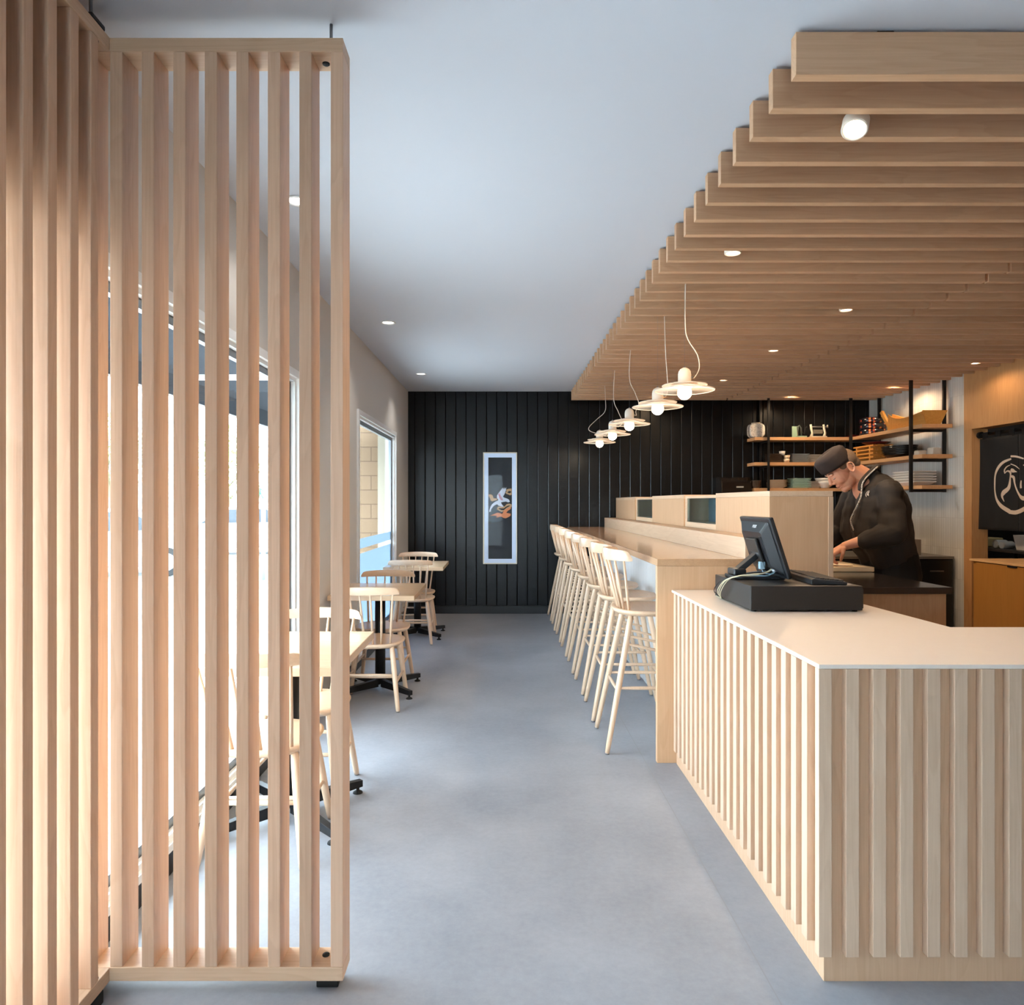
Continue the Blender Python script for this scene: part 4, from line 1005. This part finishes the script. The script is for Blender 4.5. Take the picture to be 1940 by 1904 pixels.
# maker's letters on the back of the screen, upper near corner
tx = bpy.data.curves.new('screen_logo', 'FONT'); tx.body = 'POSX'; tx.size = .020; tx.shear = .25; tx.extrude = .0004; tx.align_x = 'CENTER'; tx.offset = .0003
lo = bpy.data.objects.new('logo_lettering', tx); COL.objects.link(lo); lo.parent = mo
R3 = (MS.to_3x3().to_4x4()) @ Matrix(((0,0,-1,0),(-1,0,0,0),(0,1,0,0),(0,0,0,1)))
pos = MS @ Vector((-.0415, -.040, hh-.042)); lo.matrix_basis = Matrix.Translation(pos-mo.location) @ R3 @ RX(-.588)
tx.materials.append(plain('logo_silver', (214, 216, 220), .4))
bpy.context.view_layer.update()
lm = bpy.data.meshes.new_from_object(lo.evaluated_get(bpy.context.evaluated_depsgraph_get()))
lt = bpy.data.objects.new('logo_lettering', lm); COL.objects.link(lt); lt.parent = mo; lt.matrix_basis = lo.matrix_basis.copy()
bpy.data.objects.remove(lo); lt.name = 'logo_lettering'
CBL = plain('ivory_cable', (214, 206, 178), .5); CBW = plain('pale_blue_plug', (150, 178, 196), .45)
def curve_pts(P, k_=8):
    P = [Vector(p) for p in P]; sm = []
    for i in range(len(P)-1):
        p0, p1, p2, p3 = P[max(i-1, 0)], P[i], P[i+1], P[min(i+2, len(P)-1)]
        for k in range(k_):
            u = k/k_; sm.append(.5*((2*p1)+(p2-p0)*u+(2*p0-5*p1+4*p2-p3)*u*u+(3*p1-p0-3*p2+p3)*u**3))
    return sm+[P[-1]]
cs = thing('cable_bundle', 'ivory and black cables trailing from the touch screen over the cash drawer', 'cables', (1.08, 3.35, CZ))
for k, (mt, off) in enumerate(((CBL, 0), (CBL, .006), (BLKP, .012), (CBL, -.006))):
    obj('cable', MB().tube(curve_pts([(1.285, 3.27+off, 1.110), (1.235, 3.235+off, 1.088), (1.17, 3.225+off, 1.074+abs(off)), (1.105, 3.24+off, 1.070), (1.070-abs(off)*2, 3.28+off, 1.045), (1.058-abs(off)*2.2, 3.34+off*2, .99), (1.066, 3.37+off, .955), (1.085+off, 3.42, .945), (1.09, 3.52+off, .944), (1.15, 3.58+off, .944)]), .0021, 7), mt, cs)
obj('cable', MB().tube(curve_pts([(1.285, 3.26, 1.095), (1.25, 3.25, 1.072), (1.20, 3.27, 1.070), (1.17, 3.33, 1.070), (1.22, 3.40, 1.071), (1.29, 3.38, 1.08)]), .003, 7), CBW, cs)
obj('plug', MB().box(1.215, 1.240, 3.26, 3.285, 1.10, 1.135, None), CBW, cs, .003); obj('plug', MB().box(1.262, 1.284, 3.215, 3.245, 1.092, 1.125), plain('grey_plug', (168, 172, 182), .4), cs, .003)
obj('plug_lead', MB().tube(curve_pts([(1.228, 3.272, 1.10), (1.235, 3.26, 1.082), (1.27, 3.25, 1.080), (1.285, 3.25, 1.10)]), .0026, 7), CBW, cs)
kb_ = thing('keyboard', 'black computer keyboard on the cash drawer beside the touch screen', 'keyboard', (1.44, 3.25, 1.052))
MK = T(1.435, 3.045, 1.0525) @ RZ(-.09)
bkm = MB(); pk = [(-.072, 0), (.078, 0), (.078, .012), (-.06, .026), (-.072, .022)]
bkm.prism(pk, .40, MK @ Matrix(((1,0,0,0),(0,0,1,0),(0,1,0,0),(0,0,0,1))))
obj('case', bkm, PLB, kb_, .002)
keys = MB()
for r in range(6):
    for c in range(19):
        x0 = -.052+r*.0205; y0 = .010+c*.0203; z = .026-(r+.5)*.0205*(.014/.138)-.0005
        keys.box(x0, x0+.0165, y0, y0+.0165, z-.003, z+.006, MK)
obj('keys', keys, plain('key_black', (44, 42, 42), .5), kb_, .0012, 1)
solo('paper_slip', MB().box(1.505, 1.545, 3.06, 3.08, 1.0525, 1.0532), plain('paper_white', (220, 214, 206), .8), 'tiny white paper slip beside the keyboard', 'paper')

# ================================================================== THE CHEF
SKIN = plain('skin', (212, 152, 122), .5, var=.05, bscale=14)
SKIN.node_tree.nodes['Principled BSDF'].inputs['Subsurface Weight'].default_value = .08
CLOTH = plain('black_cotton', (40, 34, 30), .8, bump=.6, bscale=9)
chef = thing('person', 'chef in black cap and black jacket bending over the work counter', 'person', (2.84, 5.03, 0))
def cap(mb, p, q, r0, r1=None, n=16):
    r1 = r0 if r1 is None else r1; p, q = Vector(p), Vector(q); d = q-p
    if d.length < 1e-6: return mb.ball(p, r0, n, 10)
    pts = []; rs = []; dn = d.normalized()
    for k in range(5): a = PI/2*k/4; pts.append(p-dn*r0*math.cos(a)); rs.append(max(1e-4, r0*math.sin(a)))
    for k in range(5): a = PI/2*(1-k/4); pts.append(q+dn*r1*math.cos(a)); rs.append(max(1e-4, r1*math.sin(a)))
    return mb.tube(pts, rs, n)
def chain(mb, pts, rs):
    for i in range(len(pts)-1): cap(mb, pts[i], pts[i+1], rs[i], rs[i+1])
    return mb
def fleshed(name, mb, mat, voxel, smooth=6, parent=chef, folds=0):
    o = obj(name, mb, mat, parent)
    r = o.modifiers.new('merge', 'REMESH'); r.mode = 'VOXEL'; r.voxel_size = voxel; r.use_smooth_shade = True
    s_ = o.modifiers.new('soften', 'SMOOTH'); s_.iterations = smooth; s_.factor = .5
    if folds:
        tx_ = bpy.data.textures.new('fold_'+name, 'CLOUDS'); tx_.noise_scale = .13; tx_.noise_depth = 1
        dp = o.modifiers.new('folds', 'DISPLACE'); dp.texture = tx_; dp.strength = folds; dp.texture_coords = 'LOCAL'; dp.mid_level = .5
    return o
fw_ = Vector((-.762, 0, -.648)); uw_ = Vector((-.648, 0, .762)); HO = Vector((2.487, 5.03, 1.662)); HS = 1.10
def hp(a, lat, c): return HO + (fw_*a + Vector((0, lat, 0)) + uw_*c)
RH = Matrix(((fw_.x, 0, uw_.x, 0), (0, 1, 0, 0), (fw_.z, 0, uw_.z, 0), (0, 0, 0, 1)))
def hball(mb, c, r, R=None): 
    return mb.ball(hp(*c), 1, 20, 14, r, RH @ R if R else RH)
b_ = MB()
hball(b_, (.000, 0, .050), (.104, .083, .095)); hball(b_, (.068, 0, -.012), (.066, .066, .092)); hball(b_, (.048, 0, -.075), (.068, .060, .055))
hball(b_, (.096, 0, -.118), (.024, .028, .022)); hball(b_, (.070, 0, -.110), (.050, .048, .030))
hball(b_, (.119, -.026, .036), (.014, .026, .011)); hball(b_, (.119, .026, .036), (.014, .026, .011))
cap(b_, hp(.128, 0, .028), hp(.152, 0, -.024), .009, .0135); hball(b_, (.136, -.013, -.032), (.013, .009, .009)); hball(b_, (.136, .013, -.032), (.013, .009, .009))
hball(b_, (.122, 0, -.066), (.012, .024, .0075)); hball(b_, (.120, 0, -.083), (.012, .022, .0085))
for sg in (-1, 1):
    hball(b_, (.088, sg*.038, -.030), (.034, .026, .034)); hball(b_, (.112, sg*.032, .008), (.012, .017, .010))
    # ear: rim, bowl and lobe
    e_ = [hp(.021*math.cos(a)-.004-.004*math.sin(a), sg*(.091-.004*math.cos(a)), .034*math.sin(a)+.004) for a in [2*PI*k/24 for k in range(25)]]
    b_.tube(e_, .0048, 8, cap=False); hball(b_, (-.002, sg*.083, .002), (.019, .0065, .031)); hball(b_, (.006, sg*.086, -.030), (.009, .006, .010))
cap(b_, hp(-.028, 0, -.035), (2.655, 5.03, 1.575), .064, .075)
chain(b_, [(2.66, 5.03, 1.52), (2.72, 5.03, 1.30), (2.76, 5.03, 1.02)], [.11, .11, .09])
for sg, el, wr in ((-1, (2.655, 4.715, 1.215), (2.405, 4.865, 1.110)), (1, (2.58, 5.33, 1.20), (2.335, 5.165, 1.104))):
    sh_ = (2.68, 5.03+sg*.195, 1.49); chain(b_, [sh_, el], [.062, .046]); m_ = Vector(el).lerp(Vector(wr), .35); chain(b_, [el, m_, wr], [.045, .046, .029])
    w_ = Vector(wr)
    if sg < 0: dirs = Vector((-.72, .30, -.52)).normalized(); lat = Vector((.12, .62, .20)).normalized()
    else: dirs = Vector((-.55, -.45, -.50)).normalized(); lat = Vector((-.35, .80, -.2)).normalized()
    nrm_ = dirs.cross(lat).normalized(); nrm_ = nrm_ if nrm_.z > 0 else -nrm_
    pm = w_+dirs*.045
    for k in range(4):       # palm: four metacarpals side by side, then the curled fingers
        o_ = (k-1.5)*.0185; k0 = w_+dirs*.012+lat*o_*.6; k1 = w_+dirs*.088+lat*o_
        cap(b_, k0, k1, .019, .0135, 12)
        ln = (.040, .045, .042, .033)[k]
        j1 = k1+(dirs*.62-nrm_*.70).normalized()*ln; j2 = j1+(dirs*.05-nrm_*.95).normalized()*ln*.62; j3 = j2+(-dirs*.45-nrm_*.8).normalized()*ln*.45
        chain(b_, [k1, j1, j2, j3], [.0115, .0098, .0088, .0078])
    t0_ = w_+dirs*.018-lat*.030*(1 if sg < 0 else 1); t1_ = t0_+(dirs*.6-lat*.45-nrm_*.5).normalized()*.038; t2_ = t1_+(dirs*.75-nrm_*.75+lat*.1).normalized()*.032; t3_ = t2_+(dirs*.5-nrm_*.8+lat*.4).normalized()*.024
    chain(b_, [w_+dirs*.008-lat*.008, t0_, t1_, t2_, t3_], [.020, .016, .0125, .011, .009])
for sg in (-1, 1):
    chain(b_, [(2.80, 5.03+sg*.08, .98), (2.84, 5.03+sg*.10, .52), (2.86, 5.03+sg*.10, .09)], [.11, .062, .042])
body = fleshed('body', b_, SKIN, .0036, 2)
j = MB()
for sg in (-1, 1):
    y = 5.03+sg*.085
    chain(j, [(2.80, y, 1.00), (2.755, y, 1.12), (2.715, y, 1.38), (2.705, y, 1.44)], [.150, .165, .178, .150])
    chain(j, [(2.715, y, 1.40), (2.70, 5.03+sg*.05, 1.50), (2.665, 5.03+sg*.02, 1.575)], [.165, .12, .082])
    chain(j, [(2.66, y, 1.22), (2.69, y, 1.34)], [.155, .16])
    cap(j, (2.70, 5.03+sg*.10, 1.46), (2.69, 5.03+sg*.195, 1.485), .115, .085)
chain(j, [(2.69, 4.83, 1.485), (2.665, 4.715, 1.225), (2.655, 4.71, 1.215)], [.088, .084, .080]); chain(j, [(2.655, 4.71, 1.21), (2.525, 4.79, 1.150)], [.082, .068]); cap(j, (2.66, 4.73, 1.17), (2.56, 4.79, 1.115), .05, .035)
chain(j, [(2.67, 5.23, 1.485), (2.58, 5.33, 1.21)], [.086, .080]); chain(j, [(2.58, 5.33, 1.20), (2.44, 5.235, 1.13)], [.078, .068])
jacket = fleshed('jacket', j, CLOTH, .006, 3, folds=.034)
p_ = MB()
for sg in (-1, 1):
    chain(p_, [(2.80, 5.03+sg*.085, 1.02), (2.82, 5.03+sg*.09, .88), (2.85, 5.03+sg*.10, .50), (2.86, 5.03+sg*.10, .09)], [.150, .150, .088, .075])
chain(p_, [(2.80, 4.97, .98), (2.82, 4.97, .80), (2.82, 5.09, .80), (2.80, 5.09, .98)], [.15, .14, .14, .15])
fleshed('trousers', p_, plain('black_trousers', (16, 15, 15), .9), .008, 4, folds=.02)
for sg in (-1, 1):
    sh_ = MB(); sh_.ball((2.81, 5.03+sg*.10, .045), 1, 20, 12, (.145, .052, .045)); sh_.box(2.67, 2.95, 5.03+sg*.10-.045, 5.03+sg*.10+.045, 0, .018)
    obj('shoe', sh_, BLKR, chef)
# cap
ht = MB(); prof = []
for a, c in ((1.0, .052), (1.015, .075), (1.02, .110), (1.01, .142), (.93, .155), (.75, .165), (.45, .171), (.001, .173)): prof.append((a, c))
vs = []; n_ = 40
for a, c in prof:
    for k in range(n_):
        t_ = 2*PI*k/n_; cx_, sy_ = math.cos(t_), math.sin(t_)
        vs.append(hp(.034+.117*a*math.copysign(abs(cx_)**.85, cx_), .095*a*math.copysign(abs(sy_)**.9, sy_), c+(.012*cx_ if c < .06 else 0)))
fs = [(i*n_+k, i*n_+(k+1) % n_, (i+1)*n_+(k+1) % n_, (i+1)*n_+k) for i in range(len(prof)-1) for k in range(n_)]
hat = obj('cap', MB().add(vs, fs, True), plain('dark_brown_cotton', (44, 34, 32), .85, bump=.15, bscale=60), chef, label='dark folded chef cap')
sd = hat.modifiers.new('thick', 'SOLIDIFY'); sd.thickness = .003
hr = MB(); hball(hr, (-.028, 0, .045), (.090, .0885, .090)); hball(hr, (-.060, 0, -.006), (.056, .066, .054)); hball(hr, (.022, -.062, .046), (.036, .0235, .036)); hball(hr, (.022, .062, .046), (.036, .0235, .036))
fleshed('hair', hr, plain('greying_hair', (112, 92, 76), .8, var=.3, bscale=120), .004, 2)
for sg in (-1, 1):
    obj('eyebrow', MB().tube([hp(.127, sg*.012, .042), hp(.131, sg*.028, .047), hp(.118, sg*.048, .041)], [.003, .0038, .002], 8), plain('brow_hair%d' % sg, (84, 66, 54), .9), chef)
    ey = obj('eye', MB().ball(hp(.1155, sg*.033, .003), 1, 14, 10, (.0095, .0115, .0075), RH), plain('eye_white%d' % sg, (190, 176, 166), .3), chef)
    obj('eyelashes', MB().tube([hp(.124, sg*.022, .000), hp(.1262, sg*.033, -.002), hp(.1185, sg*.044, .001)], .0016, 6), plain('lash%d' % sg, (46, 34, 30), .8), ey)
obj('lips', MB().tube([hp(.128, -.020, -.0745), hp(.134, 0, -.0745), hp(.128, .020, -.0745)], [.0015, .0028, .0015], 8), plain('lip_line', (142, 84, 72), .6), chef)
# trim and emblem laid on the jacket surface
bpy.context.view_layer.update()
dg = bpy.context.evaluated_depsgraph_get(); je = jacket.evaluated_get(dg)
jm = bpy.data.meshes.new_from_object(je)
from mathutils.bvhtree import BVHTree
bvh = BVHTree.FromPolygons([jacket.matrix_world @ v.co for v in jm.vertices], [tuple(p.vertices) for p in jm.polygons])
def on_jacket(x, z):
    """the near side of the jacket at a given place (x, z), searching inwards along +y"""
    h = bvh.ray_cast(Vector((x, 4.4, z)), Vector((0, 1, 0)))
    return h
def lay(pts, out):
    r_ = []
    for x, z, y in pts:
        h = on_jacket(x, z)
        r_.append((h[0]+h[1]*out*(-1 if h[1].y > 0 else 1)) if h[0] is not None else Vector((x, y, z)))
    return r_
CHK, nt, b = newmat('black_white_check'); L = nt.links
tc = N(nt, 'ShaderNodeTexCoord'); ck = N(nt, 'ShaderNodeTexChecker'); ck.inputs['Scale'].default_value = 190
ck.inputs['Color1'].default_value = s2l((226, 222, 214)); ck.inputs['Color2'].default_value = s2l((28, 26, 26))
L.new(tc.outputs['Object'], ck.inputs['Vector']); L.new(ck.outputs[0], b.inputs['Base Color'])
lap = [(2.692, 1.680, 4.960), (2.640, 1.648, 4.922), (2.588, 1.598, 4.922), (2.556, 1.552, 4.922), (2.544, 1.505, 4.915), (2.530, 1.45, 4.9), (2.505, 1.39, 4.9), (2.485, 1.33, 4.92), (2.475, 1.28, 4.93), (2.497, 1.215, 4.93)]
lp = []
for i, (x, z, y) in enumerate(lap):
    h = on_jacket(x+.012, z) if 3 < i < 8 else (None,)
    lp.append(Vector((x+.004, min(h[0].y, 4.99) if h[0] is not None else y, z)))
    if h[0] is not None: lp[-1] = h[0]+Vector((-.002, -.002, 0))
obj('lapel_trim', MB().tube(curve_pts(lp, 4), .0055, 8), CHK, chef, label='black and white checked lapel trim')
pf = curve_pts([(2.700, 5.03, 1.668), (2.690, 4.965, 1.668), (2.640, 4.945, 1.640), (2.590, 4.945, 1.590), (2.560, 4.945, 1.545), (2.550, 4.93, 1.50)], 5)
fleshed('collar', MB().tube(pf, [.020]*len(pf), 10).tube([Vector((v.x, 10.06-v.y, v.z)) for v in pf], [.020]*len(pf), 10), CLOTH, .005, 3)
hc = on_jacket(2.548+.035, 1.475)
if hc[0] is not None:
    c0 = hc[0]; nv = hc[1] if hc[1].y < 0 else -hc[1]
    ex = Vector((0, 0, 1)).cross(nv).normalized(); ez = nv.cross(ex); me_ = MB()
    def stroke(pts, w):
        P = curve_pts([c0+ex*a+ez*c+nv*.0015 for a, c in pts], 4); me_.tube(P, w, 6)
    stroke([(.010, .020), (-.004, .018), (-.014, .004), (-.014, -.012), (-.006, -.022)], .0020); stroke([(.008, .012), (.000, .006), (.004, -.006), (.008, -.016)], .0036); stroke([(.000, .006), (-.004, -.012)], .002)
    obj('jacket_emblem', me_, plain('white_thread', (226, 216, 206), .8), chef)

# ================================================================== OUTSIDE
PAV = plain('pale_concrete', (176, 176, 174), .85, var=.05, bscale=1.5)
struct('ground', MB().box(-70, -1.60, -40, 80, -.30, -.14).box(-1.6, 20, -40, YF-.25, -.30, -.14), PAV)
# concrete block wall next to the building
m, nt, b = newmat('tan_block_wall'); L = nt.links
tc = N(nt, 'ShaderNodeTexCoord'); sp = N(nt, 'ShaderNodeSeparateXYZ'); L.new(tc.outputs['Object'], sp.inputs[0]); cb = N(nt, 'ShaderNodeCombineXYZ'); L.new(sp.outputs[0], cb.inputs[0]); L.new(sp.outputs[2], cb.inputs[1])
br = N(nt, 'ShaderNodeTexBrick'); br.inputs['Scale'].default_value = 1; br.inputs['Color1'].default_value = s2l((118, 96, 74)); br.inputs['Color2'].default_value = s2l((124, 101, 79)); br.inputs['Mortar'].default_value = s2l((98, 78, 60))
br.inputs['Mortar Size'].default_value = .006; br.inputs['Brick Width'].default_value = .40; br.inputs['Row Height'].default_value = .199
L.new(cb.outputs[0], br.inputs['Vector']); L.new(br.outputs[0], b.inputs['Base Color']); b.inputs['Roughness'].default_value = .9
bp = N(nt, 'ShaderNodeBump'); bp.inputs['Strength'].default_value = .6; bp.inputs['Distance'].default_value = .01; bp.invert = True; L.new(br.outputs['Fac'], bp.inputs['Height']); L.new(bp.outputs[0], b.inputs['Normal'])
BLKW = m
struct('wall_block', MB().box(-2.35, -1.69, 9.70, 10.0, -.14, 4.2), BLKW)
struct('trim_2', MB().box(-1.69, -1.45, 9.60, 10.0, -.14, 4.2), plain('cream_pilaster', (150, 140, 124), .8))
AWN = plain('charcoal_awning', (44, 48, 56), .9)
aw = thing('awning', 'charcoal fabric awning over the outside of the shop windows', 'awning', (-1.55, 4.2, 2.5))
y0, y1 = -.6, 9.4; XA, XB = -1.44, -2.26; ZA, ZBb = 2.95, 2.30
xa0, xa1 = wl(y0)-.10, wl(y1)-.10
obj('canopy', MB().add([(xa0, y0, ZA), (XB, y0, ZBb), (XB, y1, ZBb), (xa1, y1, ZA), (xa0, y0, ZA+.01), (XB, y0, ZBb+.01), (XB, y1, ZBb+.01), (xa1, y1, ZA+.01)], [(3,2,1,0),(4,5,6,7),(0,1,5,4),(1,2,6,5),(2,3,7,6),(3,0,4,7)]), AWN, aw)
obj('valance', MB().box(XB-.008, XB, y0, y1, 2.155, ZBb), AWN, aw); obj('piping', MB().tube([(XB-.004, y0, 2.15), (XB-.004, y1, 2.15)], .008, 8), TRIM, aw)
FRB = plain('white_tube', (224, 228, 232), .4)
for y in (.1, 2.5, 4.9, 7.3): obj('frame_bar', MB().box(XB+.01, XA, y, y+.04, 2.28, 2.315), FRB, aw)
# parked cars
def car(x, y, rz, rgb, label):
    t = thing('parked_car', label, 'car', (x, y, -.14), 'cars parked across the street')
    P = plain('car_paint', rgb, .2, coat=.6); G = plain('car_glass', (40, 48, 56), .08)
    side = [(-2.15, .30), (-2.15, .70), (-1.95, .88), (-1.25, .95), (-.55, 1.42), (.75, 1.44), (1.45, .98), (2.05, .92), (2.18, .62), (2.18, .30), (1.75, .22), (-1.75, .22)]
    R = Matrix(((1,0,0,0),(0,0,-1,0),(0,1,0,0),(0,0,0,1)))
    def put(name, mb, mat, par=t, bev=0, segs=2):
        me = mb.mesh(name); o = bpy.data.objects.new(name, me); COL.objects.link(o); o.parent = par; me.materials.append(mat)
        if bev: b_ = o.modifiers.new('bevel', 'BEVEL'); b_.width = bev; b_.segments = segs; b_.limit_method = 'ANGLE'
        return o
    put('body', MB().prism(side, 1.70, T(0, .85, 0) @ R), P, t, .08, 3)
    put('side_windows', MB().prism([(-1.12, .96), (-.50, 1.36), (.70, 1.37), (1.28, .98)], 1.72, T(0, .86, 0) @ R), G, t)
    for wx in (-1.35, 1.35):
        for wy in (-.76, .76):
            w = put('wheel', MB().tube([(wx, wy-.11, .31), (wx, wy+.11, .31)], .31, 24), BLKR, t, .02); put('hub', MB().tube([(wx, wy-.12, .31), (wx, wy+.12, .31)], .19, 16), STEEL, w)
    t.rotation_euler.z = rz
    return t
car(-8.6, 15.0, .35, (226, 228, 232), 'white parked car seen through the left gaps of the screen')
car(-7.9, 21.5, .25, (196, 206, 220), 'silver blue parked car farther along the street')
# pedestrian signal
sg_ = thing('pedestrian_signal', 'grey pedestrian signal post with a green walking figure', 'signal', (-4.78, 14.0, -.14))
GPL = plain('post_grey', (120, 132, 150), .5, .3)
obj('post', MB().tube([(-4.78, 14.05, -.14), (-4.78, 14.05, 2.6)], .045, 14), GPL, sg_)
obj('housing', MB().box(-4.95, -4.61, 13.86, 14.0, 1.40, 1.84), plain('signal_white', (236, 238, 240), .5), sg_, .02)
GRN = plain('walk_green', (70, 150, 90), .5, emis=(60, 150, 80), estr=.4)
wm = MB(); Y_ = 13.852
def limb(a, c, r): wm.tube([(-4.78+a[0], Y_, 1.62+a[1]), (-4.78+c[0], Y_, 1.62+c[1])], r, 8)
wm.ball((-4.80, Y_, 1.745), .022, 12, 8); limb((-.015, .085), (0, -.01), .026); limb((-.01, .08), (-.06, .03), .011); limb((0, .08), (.05, .045), .011); limb((.05, .045), (.065, .01), .010)
limb((-.005, -.01), (-.035, -.12), .015); limb((.005, -.01), (.065, -.12), .015); obj('walking_figure', wm, GRN, sg_)
# young street trees
LEAF = plain('pale_leaf', (150, 190, 110), .6); BARK = plain('bark', (110, 92, 76), .9)
def tree(x, y, h, label):
    t = thing('street_tree', label, 'tree', (x, y, -.14), 'trees across the street')
    rr = random.Random(int(abs(x)*10)); mb = MB()
    mb.tube([(x, y, -.14), (x+.05, y, h*.3), (x-.03, y, h*.6), (x, y, h*.85)], [.12, .09, .06, .02], 10)
    for k in range(7):
        a = rr.random()*6.3; z = h*(.35+.06*k); mb.tube([(x, y, z), (x+math.cos(a)*h*.16, y+math.sin(a)*h*.16, z+h*.14)], [.035, .01], 6)
    obj('trunk', mb, BARK, t); lf = MB()
    for k in range(1500):
        a, e_, r_ = rr.random()*6.3, math.acos(2*rr.random()-1), h*.30*rr.random()**.4
        c = Vector((x+r_*math.cos(a)*math.sin(e_), y+r_*math.sin(a)*math.sin(e_), h*.70+r_*1.1*math.cos(e_)))
        u = Vector((rr.uniform(-1, 1), rr.uniform(-1, 1), rr.uniform(-1, 1))).normalized()*.09; v = u.cross(Vector((rr.uniform(-1, 1), .3, rr.uniform(-1, 1)))).normalized()*.05
        lf.add([c-u, c+v, c+u, c-v], [(0, 1, 2, 3)])
    obj('foliage', lf, LEAF, t)
tree(-13.8, 24.5, 4.6, 'leafy street tree at the left edge of the shop window view'); tree(-10.2, 26.0, 4.2, 'leafy street tree farther right beyond the parked cars')
